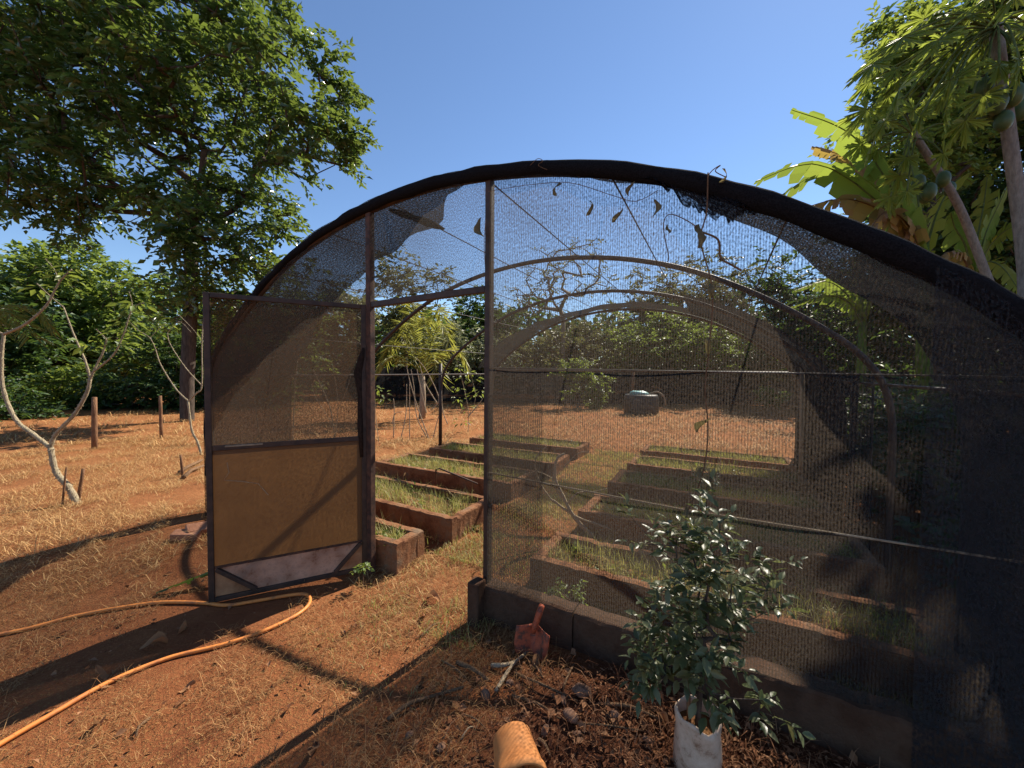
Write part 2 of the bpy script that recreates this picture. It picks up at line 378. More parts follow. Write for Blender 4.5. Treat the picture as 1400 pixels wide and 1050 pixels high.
# ------------------------------------------------------------------ leaf and blade geometry
def norm(a): return a / np.maximum(np.linalg.norm(a, axis=-1, keepdims=True), 1e-6)
def leaves(C, D, N, L, W, fold=.25):
    """one folded diamond per leaf. C base points, D directions, N rough normals, L, W sizes"""
    D = norm(D); S = norm(np.cross(D, N)); N = np.cross(S, D); L = L[:, None]; W = W[:, None]
    mid = C + D * L * .45
    V = np.stack([C, mid - S * W * .5 + N * W * fold, C + D * L - N * L * .06, mid + S * W * .5 + N * W * fold], 1).reshape(-1, 3)
    b = np.arange(len(C))[:, None] * 4
    F = np.concatenate([b + np.array([[0, 1, 2]]), b + np.array([[0, 2, 3]])], 0)
    return V, F
def blades(P, H_, W, lean, rng, az=None):
    """grass or straw: a tapered blade of two segments"""
    n = len(P); az = rng.uniform(0, 2 * PI, n) if az is None else az
    d = np.stack([np.cos(az), np.sin(az), np.zeros(n)], 1); s = np.stack([-np.sin(az), np.cos(az), np.zeros(n)], 1)
    up = np.array([[0, 0, 1.0]]); H_ = H_[:, None]; W = W[:, None]; lean = lean[:, None]
    m = P + (d * np.sin(lean * .6) + up * np.cos(lean * .6)) * H_ * .5
    t = m + (d * np.sin(np.minimum(lean * 1.25, 1.62)) + up * np.cos(np.minimum(lean * 1.25, 1.62))) * H_ * .5
    V = np.stack([P - s * W, P + s * W, m - s * W * .8, m + s * W * .8, t], 1).reshape(-1, 3)
    b = np.arange(n)[:, None] * 5
    F = np.concatenate([b + np.array([[0, 1, 3]]), b + np.array([[0, 3, 2]]), b + np.array([[2, 3, 4]])], 0)
    return V, F

# ------------------------------------------------------------------ trees
def sample_blobs(blobs, n, rng, shell=.45):
    vol = np.array([b[1][0] * b[1][1] * b[1][2] * (b[2] if len(b) > 2 else 1) for b in blobs]); vol = vol ** .85; idx = rng.choice(len(blobs), n, p=vol / vol.sum())
    d = norm(rng.normal(size=(n, 3))); r = rng.uniform(0, 1, n) ** shell * (1 + .12 * rng.normal(size=n))
    c = np.array([blobs[i][0] for i in idx]); rr = np.array([blobs[i][1] for i in idx])
    return c + d * rr * r[:, None]
def skeleton(trunk, pts, rng, jitter=.06):
    nodes = [np.array(p, float) for p in trunk]; par = [-1] + list(range(len(trunk) - 1))
    top = nodes[-1]; order = np.argsort(np.linalg.norm(pts - top, axis=1)); tips = []
    lo = max(1, len(trunk) // 2)
    for i in order:
        p = pts[i]; A = np.array(nodes[lo:]); dv = p - A; dd = np.linalg.norm(dv, axis=1)
        pen = np.maximum(0, A[:, 2] - p[2]) * .6
        k = int(np.argmin(dd + pen)) + lo; d = dd[k - lo]; m = max(1, int(d / .7)); prev = k; base = nodes[k]
        for j in range(1, m + 1):
            t = j / m; q = base + (p - base) * t + (rng.normal(size=3) * jitter * (d / 3) if j < m else 0)
            q = q + np.array([0, 0, .10 * d * math.sin(PI * t)])
            nodes.append(q); par.append(prev); prev = len(nodes) - 1
        tips.append(prev)
    return np.array(nodes), par, tips
def branch_mesh(nodes, par, tips, r_tip, r_base, ex=2.4, seg=5):
    n = len(nodes); w = np.zeros(n)
    for t in tips: w[t] += 1
    for i in range(n - 1, 0, -1): w[par[i]] += w[i]
    rad = r_tip * np.maximum(w, 1) ** (1 / ex); rad = rad * min(1.0, r_base / max(rad[0], 1e-6)) if rad[0] > r_base else rad
    V = []; F = []; b = 0
    ang = np.arange(seg) * 2 * PI / seg
    for i in range(1, n):
        p0 = nodes[par[i]]; p1 = nodes[i]; d = p1 - p0; L = np.linalg.norm(d)
        if L < 1e-5: continue
        d = d / L; ref = np.array([0, 0, 1.0]) if abs(d[2]) < .9 else np.array([1.0, 0, 0])
        x = np.cross(d, ref); x /= np.linalg.norm(x); y = np.cross(d, x)
        ring = np.outer(np.cos(ang), x) + np.outer(np.sin(ang), y)
        r0 = min(rad[par[i]], rad[i] * 1.5); V.append(p0 + ring * r0); V.append(p1 + ring * rad[i])
        for k in range(seg): F.append((b + k, b + (k + 1) % seg, b + seg + (k + 1) % seg, b + seg + k))
        b += 2 * seg
    return np.concatenate(V), np.array(F), rad
def spray_leaves(tippos, outdir, rng, n_twig, n_leaf, tw_len, L, W, droop=.15, spread=.9):
    """each branch end carries several twigs with leaves down both sides"""
    C = []; D = []; N = []
    for p, o in zip(tippos, outdir):
        for _ in range(n_twig):
            d = o * .7 + rng.normal(size=3) * spread; d[2] = d[2] * .55 + .05; d /= np.linalg.norm(d)
            ln = tw_len * rng.uniform(.5, 1.2); start = p + rng.normal(size=3) * tw_len * .18
            ts = (np.arange(n_leaf) + rng.uniform(0, .5)) / n_leaf
            side = np.cross(d, [0, 0, 1.0]); side /= max(np.linalg.norm(side), 1e-3)
            sg = np.where(np.arange(n_leaf) % 2 == 0, 1, -1)[:, None]
            c = start + d * (ts * ln)[:, None] + np.array([[0, 0, -1]]) * (droop * ln * ts ** 2)[:, None]
            dd = d * .75 + side * sg * .85 + rng.normal(size=(n_leaf, 3)) * .35 + np.array([[0, 0, -.35 * droop * 3]])
            C.append(c); D.append(dd); N.append(np.array([[0, 0, 1.0]]) + rng.normal(size=(n_leaf, 3)) * .45)
    C = np.concatenate(C); D = np.concatenate(D); N = np.concatenate(N); n = len(C)
    s = rng.uniform(.65, 1.2, n)
    return leaves(C, D, N, L * s, W * s)
def tree(name, label, cat, base, trunk, blobs, leafmat, bark, n_tip=90, n_twig=4, n_leaf=9, tw=.5, L=.14, W=.07, r_tip=.012, r_base=.2,
         group=None, seed=1, shell=.45, droop=.15, ex=2.4, part='crown'):
    rng = np.random.default_rng(seed); base = Vector(base)
    root = thing(name, label, cat, base, 0, group); b = np.array(base)
    tr = [np.array(p) - b for p in trunk]; bl = [(np.array(x[0]) - b, np.array(x[1])) + tuple(x[2:]) for x in blobs]
    pts = sample_blobs(bl, n_tip, rng, shell); pts[:, 2] = np.maximum(pts[:, 2], .15)
    nodes, par, tips = skeleton(tr, pts, rng)
    V, F, rad = branch_mesh(nodes, par, tips, r_tip, r_base, ex)
    link('trunk', np_mesh('trunk', V, F, smooth=True), bark, root)
    cen = np.mean([x[0] for x in bl], axis=0); tp = nodes[tips]; od = norm(tp - cen + np.array([0, 0, -.2]))
    V, F = spray_leaves(tp, od, rng, n_twig, n_leaf, tw, L, W, droop)
    link(part, np_mesh(part, V, F), leafmat, root)
    return root

# ---- the big tree left of the shade house
TB = gp(256, 576); TY = TB.y
def tp_(px, py, dy=0): return at(px, py, TY + dy)
def S(px): return px / FPX * TY                     # pixels at the tree's distance -> metres
big_trunk = [TB + Vector((0, 0, -.1)), tp_(256, 520), tp_(259, 460), tp_(262, 400), tp_(262, 350, .1), tp_(260, 325, .1)]
big_blobs = [(tp_(235, 150), (S(150), S(140), S(150)), 1.5), (tp_(60, 200, -.5), (S(110), S(100), S(120))), (tp_(20, 60, .5), (S(120), S(120), S(100))), (tp_(180, -20), (S(190), S(150), S(90))),
             (tp_(400, 150, -.3), (S(85), S(90), S(95))), (tp_(455, 110, .4), (S(28), S(40), S(50)), 2.0), (tp_(460, 205, .4), (S(38), S(40), S(40)), 2.0), (tp_(340, 30), (S(60), S(80), S(50))), (tp_(345, 300, .5), (S(80), S(70), S(75))), (tp_(250, 290, -1.2), (S(50), S(50), S(70))),
             (tp_(110, 285, .3), (S(115), S(80), S(50))), (tp_(215, 380, -.6), (S(45), S(40), S(45))), (tp_(310, 400, .3), (S(55), S(50), S(50))), (tp_(375, 345, 0), (S(50), S(50), S(45)), 1.6), (tp_(300, 445, .4), (S(45), S(40), S(40)), 1.6), (tp_(222, 430, .3), (S(40), S(40), S(40)), 1.6), (tp_(262, 330, -1.5), (S(50), S(40), S(50)), 1.6), (tp_(265, 395, -1.0), (S(30), S(30), S(35)), 1.6), (tp_(30, 260, 0), (S(70), S(60), S(40)), .7), (tp_(60, 120, -1), (S(80), S(70), S(70)), 1.5)]
tree('broadleaf_tree', 'tallest tree, dark glossy broad crown over the straw ground left of the shade house', 'tree', TB, big_trunk, big_blobs, M['leaf_big'], M['tree_bark'],
     n_tip=730, n_twig=6, n_leaf=11, tw=.62, L=.22, W=.115, r_tip=.012, r_base=.19, seed=3, shell=.42, droop=.25)

# ---- trees and shrubs behind, left to right
def bg_tree(name, label, cat, px, pyb, Y, blobs, leafmat, bark='tree_bark', group=None, **kw):
    base = at(px, pyb, Y); base.z = 0.0
    s = Y / FPX
    bl = [(at(b[0], b[1], Y + (b[4] if len(b) > 4 else 0)), (b[2] * s, max(b[2] * s * .8, .5), b[3] * s)) for b in blobs]
    cx = blobs[0]; topc = at(cx[0], cx[1], Y)
    tr = [base, base + (topc - base) * .35, base + (topc - base) * .65]
    return tree(name, label, cat, base, tr, bl, M[leafmat], M[bark], group=group, **kw)
GB = 'trees behind the shade house'
GL = 'trees and shrubs at the left edge of the clearing'
bg_tree('broadleaf_tree', 'rounded dark tree at the far left, crown just under the tall tree', 'tree', 60, 560, 19, [(70, 405, 95, 60), (20, 390, 60, 40), (150, 400, 70, 55), (100, 370, 40, 30), (60, 490, 110, 50), (170, 480, 70, 50)], 'leaf_mid', n_tip=250, n_twig=5, n_leaf=10, tw=.9, L=.34, W=.17, r_base=.2, seed=11, group=GL)
bg_tree('broadleaf_tree', 'dark tree at the left frame edge with crown reaching the ground', 'tree', -60, 575, 15, [(-40, 470, 90, 90), (20, 480, 60, 60)], 'leaf_dark', n_tip=130, n_twig=5, n_leaf=9, tw=.8, L=.28, W=.14, seed=12, group=GL)
bg_tree('shrub', 'dark dense shrub right behind the far wooden stake', 'shrub', 200, 575, 15.5, [(200, 525, 75, 50), (230, 470, 45, 40), (150, 545, 50, 30), (275, 530, 50, 45)], 'leaf_dark', n_tip=190, n_twig=5, n_leaf=9, tw=.6, L=.2, W=.1, r_base=.06, seed=13, group=GL)
bg_tree('shrub', 'sunlit yellow green shrub behind the nearer wooden stake', 'shrub', 95, 578, 15, [(95, 525, 45, 30), (60, 545, 50, 30)], 'leaf_bright', n_tip=80, n_twig=5, n_leaf=9, tw=.5, L=.2, W=.09, r_base=.05, seed=14, group=GL)
bg_tree('shrub', 'low dark shrub at the far left end of the straw ground', 'shrub', 10, 590, 12, [(10, 555, 45, 35), (-40, 545, 50, 40)], 'leaf_dark', n_tip=70, n_twig=5, n_leaf=8, tw=.5, L=.17, W=.08, r_base=.05, seed=15, group=GL)
bg_tree('broadleaf_tree', 'mid green tree filling the gap between tall trunk and gate', 'tree', 330, 560, 18, [(330, 480, 75, 75), (400, 460, 60, 65), (285, 470, 45, 60), (340, 535, 90, 35)], 'leaf_mid', n_tip=200, n_twig=5, n_leaf=9, tw=.8, L=.28, W=.13, seed=16, group=GL)
bg_tree('broadleaf_tree', 'olive green tree seen over the left half of the gate', 'tree', 460, 550, 21, [(455, 455, 60, 60), (420, 440, 50, 45), (480, 420, 45, 30)], 'leaf_olive', n_tip=110, n_twig=5, n_leaf=9, tw=.8, L=.3, W=.15, seed=17, group=GB)
bg_tree('broadleaf_tree', 'brownish olive tree with open top above the door lintel', 'tree', 555, 540, 26, [(555, 390, 55, 42), (520, 380, 35, 28), (600, 395, 30, 32), (560, 440, 60, 40)], 'leaf_olive', n_tip=130, n_twig=4, n_leaf=8, tw=.9, L=.32, W=.16, seed=18, group=GB)
bg_tree('broadleaf_tree', 'dense dome shaped dark tree right of the door lintel', 'tree', 665, 540, 25, [(655, 432, 42, 40), (690, 450, 35, 35), (650, 470, 50, 30)], 'leaf_dark', n_tip=150, n_twig=6, n_leaf=9, tw=.6, L=.26, W=.13, seed=19, group=GB)
bg_tree('shrub', 'pale dusty shrub behind the doorway and the palm', 'shrub', 640, 550, 20, [(625, 470, 45, 35), (660, 490, 50, 30), (590, 490, 40, 30)], 'leaf_pale', n_tip=130, n_twig=5, n_leaf=9, tw=.5, L=.22, W=.1, r_base=.05, seed=20, group=GB)
bg_tree('broadleaf_tree', 'thin open tree with bare forking limbs against the sky', 'tree', 770, 540, 22, [(770, 375, 62, 52), (730, 400, 40, 35), (815, 365, 25, 35)], 'leaf_olive', 'pale_bark', n_tip=110, n_twig=2, n_leaf=6, tw=.5, L=.2, W=.09, r_tip=.018, r_base=.2, seed=21, group=GB)
bg_tree('shrub', 'sunlit green bush in front of the black cloth fence', 'shrub', 790, 545, 17, [(800, 520, 30, 26), (815, 545, 14, 12), (780, 505, 22, 14)], 'leaf_bright', n_tip=60, n_twig=5, n_leaf=9, tw=.35, L=.18, W=.09, r_base=.04, seed=22)
bg_tree('broadleaf_tree', 'broad sunlit tree behind the fence, left of the far arch centre', 'tree', 740, 545, 23, [(735, 480, 55, 30), (790, 470, 55, 32), (700, 485, 40, 28)], 'leaf_olive', n_tip=130, n_twig=5, n_leaf=9, tw=.7, L=.26, W=.13, seed=23, group=GB)
bg_tree('broadleaf_tree', 'broad bright green tree seen through the far arch', 'tree', 920, 545, 21, [(910, 465, 75, 42), (980, 475, 70, 40), (870, 480, 50, 32)], 'leaf_mid', n_tip=200, n_twig=5, n_leaf=10, tw=.7, L=.26, W=.13, seed=24, group=GB)
bg_tree('broadleaf_tree', 'grey green tree high behind the far arches', 'tree', 930, 545, 29, [(930, 405, 70, 50), (1000, 400, 60, 50), (890, 425, 55, 50), (960, 440, 80, 40)], 'leaf_olive', n_tip=230, n_twig=4, n_leaf=9, tw=1.0, L=.36, W=.18, seed=25, group=GB)
bg_tree('broadleaf_tree', 'tall dark tree behind the torn net right of the middle', 'tree', 1090, 545, 19, [(1090, 395, 60, 55), (1150, 440, 100, 70), (1060, 470, 60, 45), (1230, 440, 80, 70)], 'leaf_dark', n_tip=330, n_twig=5, n_leaf=9, tw=.8, L=.3, W=.15, seed=26, group=GB)
bg_tree('broadleaf_tree', 'dark tree behind the bananas at the right', 'tree', 1270, 600, 12, [(1260, 300, 60, 90), (1300, 200, 60, 90), (1230, 400, 90, 70), (1330, 330, 80, 80)], 'leaf_dark', n_tip=320, n_twig=6, n_leaf=9, tw=.7, L=.22, W=.11, seed=27)
bg_tree('broadleaf_tree', 'tallest tree at the right frame edge behind the papayas', 'tree', 1420, 620, 9.5, [(1400, 60, 120, 130), (1420, 240, 110, 120), (1310, 60, 70, 70), (1260, 110, 60, 60), (1230, 35, 35, 30), (1500, 0, 150, 180), (1330, 150, 80, 90), (1320, 300, 80, 70), (1370, 380, 80, 60)], 'leaf_dark', n_tip=720, n_twig=7, n_leaf=9, tw=.6, L=.18, W=.095, r_base=.22, seed=28)
bg_tree('broadleaf_tree', 'bright backlit leafy tree between the papaya crowns and the dark tree', 'tree', 1290, 620, 8.2, [(1255, 120, 55, 60), (1200, 190, 50, 50), (1290, 60, 60, 60), (1290, 200, 55, 60), (1220, 260, 45, 45), (1230, 60, 35, 40)], 'leaf_bright', n_tip=230, n_twig=5, n_leaf=8, tw=.4, L=.15, W=.07, r_tip=.006, r_base=.1, seed=33)
bg_tree('shrub', 'low leafy plant on the bare ground right of the water tank', 'plant', 1055, 560, 15, [(1055, 543, 16, 14)], 'leaf_mid', n_tip=24, n_twig=4, n_leaf=7, tw=.25, L=.16, W=.08, r_base=.03, seed=29)
# a wood closing the view far behind (reads as one mass)
def far_wood():
    rng = np.random.default_rng(40); C = []
    for k in range(46):
        a = R(-64 + k * 2.9); rr = 36 + 5 * math.sin(k * 2.1); h = 2.3 + 1.3 * abs(math.sin(k * 1.7))
        c = np.array([math.sin(a) * rr, math.cos(a) * rr, h]); d = norm(rng.normal(size=(900, 3)))
        C.append(c + d * np.array([2.6, 1.8, h * 1.15]) * (rng.uniform(.3, 1.05, 900) ** .5)[:, None])
    C = np.concatenate(C); n = len(C)
    V, F = leaves(C, rng.normal(size=(n, 3)), np.array([[0, 0, 1.0]]) + rng.normal(size=(n, 3)) * .6, rng.uniform(.4, .9, n), rng.uniform(.25, .5, n))
    tag(link('far_wood', np_mesh('far_wood', V, F), M['leaf_dark']), 'dark wood closing the view far behind the clearing', 'wood', kind='stuff')
far_wood()

# ------------------------------------------------------------------ palms
def frond_geo(p0, dirxy, length, rise, droop, nleaf, L, rng):
    d = np.array([dirxy[0], dirxy[1], 0.0]); d /= np.linalg.norm(d)
    ts = np.linspace(0, 1, 14); path = [p0 + d * length * t * (1 - .15 * t) + np.array([0, 0, 1]) * (rise * math.sin(t * PI * .62) - droop * t ** 2.4) for t in ts]
    C = []; D = []; N = []
    P = np.array(path)
    for k in range(nleaf):
        t = .14 + .86 * (k + .5) / nleaf; i = min(int(t * 13), 12); f = t * 13 - i; c = P[i] * (1 - f) + P[i + 1] * f
        tan = norm(P[i + 1] - P[i]); side = norm(np.cross(tan, np.array([0, 0, 1.0])))
        for sg in (-1, 1):
            C.append(c); D.append(side * sg + tan * .7 + np.array([0, 0, -.35 + .25 * rng.normal()]) + rng.normal(size=3) * .08); N.append(np.array([0, 0, 1.0]) + rng.normal(size=3) * .2)
    sz = L * rng.uniform(.8, 1.1, len(C))
    return path, leaves(np.array(C), np.array(D), np.array(N), sz, sz * .075, .1)
def palm(label, base, h, specs, L, group=None, seed=5):
    rng = np.random.default_rng(seed); root = thing('palm', label, 'palm', base, 0, group)
    MB().tube([(0, 0, 0), (.03, 0, h * .5), (0, 0, h)], [.12, .10, .09], 8).build('trunk', M['pale_bark'], root, True)
    for az, ln, rise, dr in specs:
        path, (V, F) = frond_geo(np.array([0, 0, h]), (math.cos(az), math.sin(az)), ln, rise, dr, 42, L, rng)
        f = link('frond', np_mesh('frond', V, F), M['leaf_palm'], root)
        MB().tube(path, list(np.linspace(.022, .005, len(path))), 5).build('frond_rib', M['leaf_palm'], f, True)
pb = at(577, 560, 13.0); pb.z = 0
palm('young yellow green palm seen through the open doorway', pb, 1.5, [(R(100), 1.5, 2.3, .5), (R(20), 1.9, 1.3, 1.0), (R(160), 1.8, 1.5, .9), (R(250), 1.3, 1.9, .6), (R(300), 1.8, 1.1, 1.1), (R(60), 1.3, 2.5, .4), (R(205), 1.9, 1.0, 1.2), (R(335), 1.3, 2.0, .8), (R(130), 1.2, 2.7, .3)], .62, seed=5)
pb = at(-58, 600, 8.0); pb.z = 0
palm('palm at the left frame edge, only frond tips in view', pb, 2.2, [(R(5), 1.75, .9, .75), (R(-25), 1.6, .7, .8), (R(40), 1.6, 1.1, .7), (R(120), 1.6, 1.2, .8), (R(200), 1.7, 1.0, .8), (R(280), 1.6, 1.0, .9)], .5, seed=6)

# ------------------------------------------------------------------ papayas and bananas
def papaya_leaf(mb, c, d, n, size, rng):
    """palmate leaf: seven lobes, each notched, slightly drooping"""
    d = Vector(d).normalized(); n = Vector(n); s = d.cross(n).normalized(); n = s.cross(d); c = Vector(c)
    b = len(mb.v); mb.v.append(c); pts = []
    for k in range(-3, 4):
        a0 = k * R(44); ln = 1.0 - .11 * abs(k) + rng.uniform(-.06, .06)
        for da, r in ((-.375, .24), (-.22, .46), (-.30, .68), (-.13, .60), (-.17, .88), (-.06, .80), (0, 1.0), (.06, .80), (.17, .88), (.13, .60), (.30, .68), (.22, .46)):
            a = a0 + da; r = r * ln
            pts.append(c + (d * math.cos(a) + s * math.sin(a)) * r * size - n * (r * r * size * .38) + n * .10 * size * math.cos(6 * (a - a0)) * r)
    mb.v += pts
    for i in range(len(pts) - 1): mb.f.append([b, b + 1 + i, b + 2 + i])
def papaya(label, path, rad, leaf_specs, fruits, seed):
    rng = random.Random(seed); base = Vector((path[0].x, path[0].y, 0)); root = thing('papaya_tree', label, 'tree', base, 0, 'papaya trees')
    P = smooth_path([p - base for p in path], 5)
    MB().tube(P, list(np.linspace(rad, rad * .7, len(P))), 10).build('trunk', M['papaya_bark'], root, True)
    top = P[-1]
    for tip, start in leaf_specs:
        t = tip - base; s0 = P[-1 - start]
        mid = (s0 + t) / 2 + Vector((0, 0, .10 * (t - s0).length))
        pm = MB().tube(smooth_path([s0, mid, t], 5), .011, 5)
        pe = pm.build('petiole', M['petiole'], root, True)
        m = MB(); d = (t - mid); d.z -= .25 * d.length; papaya_leaf(m, t, d, Vector((rng.uniform(-.7, .7), rng.uniform(-.7, .7), 1)), rng.uniform(.24, .42), rng); m.build('leaf', M['leaf_papaya'], pe)
    for p, r in fruits:
        q = p - base; MB().blob(q, (r * .78, r * .78, r * 1.15), seed + int(q.x * 100), 12, 8, .06).build('fruit', M['green_fruit'], root, True)
Y1 = 5.0
rg = random.Random(3)
base1 = at(1412, 500, Y1); base1.z = 0
specs = []
for px, py, dy in ((1195, 190, .3), (1215, 130, .5), (1235, 60, .2), (1290, 20, -.2), (1250, 150, -.5), (1300, 110, -.6), (1320, 165, -.3), (1330, 20, -.5), (1395, 85, -.4), (1400, 30, .4), (1440, 80, 0), (1460, 20, -.3), (1190, 110, .8), (1265, 95, .9),
                   (1210, 165, -.2), (1225, 95, .1), (1275, 135, .2), (1290, 55, .6), (1185, 150, .5), (1345, 130, -.7), (1315, 40, .9)):
    specs.append((at(px, py, Y1 + dy), rg.randint(0, 3)))
for k in range(18):
    a = k * 2.4; specs.append((at(1270 + 80 * math.cos(a) * (.4 + .6 * ((k * 37) % 10) / 10), 85 + 85 * math.sin(a) * (.4 + .6 * ((k * 53) % 10) / 10), Y1 + .9 * math.sin(k * 1.7)), k % 4))
for k in range(12):
    a = k * 2.4; specs.append((at(1375 + 55 * math.cos(a) * (.5 + .5 * ((k * 37) % 10) / 10), 40 + 50 * math.sin(a), Y1 - .35 + .6 * math.sin(k * 1.7)), k % 3))
fr = [(at(x, y, Y1 + d), r) for x, y, d, r in ((1345, 120, -.12, .11), (1362, 140, -.18, .13), (1385, 130, -.15, .13), (1350, 155, -.05, .12), (1395, 150, .05, .12), (1372, 165, -.16, .11), (1340, 140, .08, .11))]
papaya('nearer papaya tree at the right edge, thick grey trunk with cluster of fruit', [base1, at(1404, 420, Y1), at(1398, 327, Y1), at(1379, 180, Y1), at(1364, 60, Y1), at(1362, 36, Y1)], .085, specs, fr, 1)
Y2 = 6.2
base2 = at(1400, 520, Y2); base2.z = 0
specs = []
for px, py, dy in ((1200, 205, .5), (1230, 240, -.6), (1260, 140, .4), (1220, 150, .6), (1290, 210, -.4), (1215, 275, 0), (1240, 215, -.7), (1300, 170, .3), (1195, 160, 0)):
    specs.append((at(px, py, Y2 + dy), rg.randint(0, 3)))
for k in range(8):
    a = k * 2.4; specs.append((at(1225 + 55 * math.cos(a) * (.4 + .6 * ((k * 37) % 10) / 10), 205 + 75 * math.sin(a) * (.4 + .6 * ((k * 53) % 10) / 10), Y2 + .9 * math.sin(k * 1.7)), k % 4))
fr = [(at(x, y, Y2 + d), r) for x, y, d, r in ((1256, 250, -.1, .11), (1270, 262, -.16, .12), (1290, 245, -.1, .11), (1298, 258, .05, .1), (1264, 268, .02, .1))]
papaya('farther leaning papaya tree with slim trunk beside the banana plants', [base2, at(1375, 440, Y2), at(1352, 385, Y2), at(1310, 280, Y2), at(1262, 203, Y2), at(1247, 180, Y2)], .065, specs, fr, 2)

def banana_leaf(path, width, seed, dry, roll=.55):
    """torn blade: strips hanging from both sides of an arched midrib"""
    rng = random.Random(seed); P = smooth_path(path, 9); n = len(P); mb = MB()
    for sg in (-1, 1):
        i = 1
        while i < n - 1:
            k = rng.choice((1, 1, 2, 2, 3)); j = min(i + k, n - 1); t = (i + j) / 2 / n
            w = width * (math.sin(PI * min(t * .93 + .10, 1)) ** .55) * rng.uniform(.82, 1.0)
            dr = rng.uniform(.05, .8) if not dry else rng.uniform(.4, 1.45); w *= rng.choice((1, 1, 1, .8, .55))
            pa, pb_ = P[i], P[j]; tan = (pb_ - pa).normalized(); side = tan.cross(Vector((0, 0, 1))).normalized(); side = (side if side.y < 0 else -side); side = (side * math.cos(roll) + Vector((0, 0, 1)) * math.sin(roll)) * sg
            off = side * math.cos(dr) * w - Vector((0, 0, 1)) * math.sin(dr) * w + tan * w * .25
            m1 = side * math.cos(dr * .5) * w * .5 - Vector((0, 0, 1)) * math.sin(dr * .5) * w * .5 + tan * w * .1
            g = (pb_ - pa) * rng.uniform(.02, .22)
            b = len(mb.v); mb.v += [pa, pb_, pa + m1, pb_ + m1, pa + off + g, pb_ + off - g]
            mb.f += [[b, b + 1, b + 3, b + 2], [b + 2, b + 3, b + 5, b + 4]]
            i = j
    return mb, P
def banana(label, base, stem_top, leaf_list, seed):
    root = thing('banana_plant', label, 'banana plant', base, 0, 'banana plants'); b = Vector(base)
    st = stem_top - b
    MB().tube([(0, 0, 0), st * .5 + Vector((.02, .02, 0)), st], [.13, .11, .08], 10).build('stem', M['leaf_banana'], root, True)
    for k, (tipp, midp, w, dry) in enumerate(leaf_list):
        mb, P = banana_leaf([st - st * .08, (st * .6 + (midp - b) * .4) + Vector((0, 0, .12)), midp - b, tipp - b], w, seed * 10 + k, dry)
        lf = mb.build('leaf', M['leaf_banana_dry'] if dry else M['leaf_banana'], root)
        MB().tube(P, list(np.linspace(.022, .005, len(P))), 5).build('midrib', M['stick'] if dry else M['petiole'], lf, True)
YB = 7.0
bb = at(1268, 560, YB); bb.z = 0
banana('banana plant with torn green and yellowing leaves reaching over the net roof', bb, at(1262, 335, YB), [
    (at(1082, 150, YB - .2), at(1165, 185, YB - .1), .30, False), (at(1033, 248, YB - .6), at(1120, 225, YB - .3), .28, False), (at(1060, 272, YB), at(1140, 232, YB + .1), .28, False),
    (at(1088, 288, YB - .9), at(1160, 272, YB - .5), .26, True), (at(1240, 170, YB + .6), at(1245, 220, YB + .3), .26, False), (at(1330, 250, YB + .3), at(1310, 245, YB + .2), .28, False),
    (at(1180, 330, YB - 1), at(1210, 290, YB - .5), .26, True), (at(1110, 200, YB + .9), at(1180, 225, YB + .6), .26, True)], 3)
bb = at(1330, 570, YB + 1); bb.z = 0
banana('banana plant with broad dark leaves between the two papaya trunks', bb, at(1330, 370, YB + 1), [
    (at(1390, 230, YB + .6), at(1370, 270, YB + .7), .34, False), (at(1300, 290, YB + .6), at(1305, 310, YB + .8), .3, False), (at(1420, 320, YB + .4), at(1385, 310, YB + .6), .34, False),
    (at(1350, 240, YB + 1.6), at(1345, 280, YB + 1.4), .3, False), (at(1280, 360, YB + .4), at(1295, 345, YB + .6), .26, True), (at(1395, 400, YB + .2), at(1370, 365, YB + .5), .28, False)], 5)
bb = at(1175, 560, 10.5); bb.z = 0
banana('banana plant with pale arching leaves behind the right net wall', bb, at(1180, 430, 10.5), [
    (at(1085, 398, 10.2), at(1130, 385, 10.3), .26, False), (at(1080, 420, 10.0), at(1130, 405, 10.1), .25, False), (at(1230, 375, 10.5), at(1205, 385, 10.5), .25, False), (at(1170, 350, 11), at(1172, 380, 10.8), .25, False)], 7)

# ------------------------------------------------------------------ the shade house
HOUSE = thing('shade_house', 'arched shade house of dark steel hoops covered in torn black net', 'shade house', HO, -HA)
UC, VLEN = -.5, 6.0
PROF = [(-3.10, 0), (-3.10, .7), (-3.09, 1.25), (-3.03, 1.55), (-2.92, 1.75), (-2.74, 1.94), (-2.42, 2.18), (-2.02, 2.43), (-1.54, 2.66), (-1.02, 2.82), (-.5, 2.91), (0, 2.94)]
PROF = PROF + [(-a, b) for a, b in PROF[-2::-1]]
_pp = smooth_path([Vector((a, 0, b)) for a, b in PROF], 6)
_len = [0.0]
for a, b in zip(_pp[:-1], _pp[1:]): _len.append(_len[-1] + (b - a).length)
_px = np.array([p.x for p in _pp]); _pz = np.array([p.z for p in _pp]); _ps = np.array(_len)
def prof_at(d): return float(np.interp(d, _px[8:-8], _pz[8:-8]))
def arc_pt(s): return float(np.interp(s, _ps, _px)), float(np.interp(s, _ps, _pz))
def s_of_d(d):                                     # arc length at offset d from the middle
    return float(np.interp(d, _px, _ps)) if abs(d) < 3.085 else (0.0 if d < 0 else _ps[-1])
for v, r in ((0, .028), (2, .026), (4, .026), (6, .026)):
    MB().tube([(UC + p.x, v, p.z) for p in _pp], r, 10).build('hoop', M['pipe'], HOUSE, True)
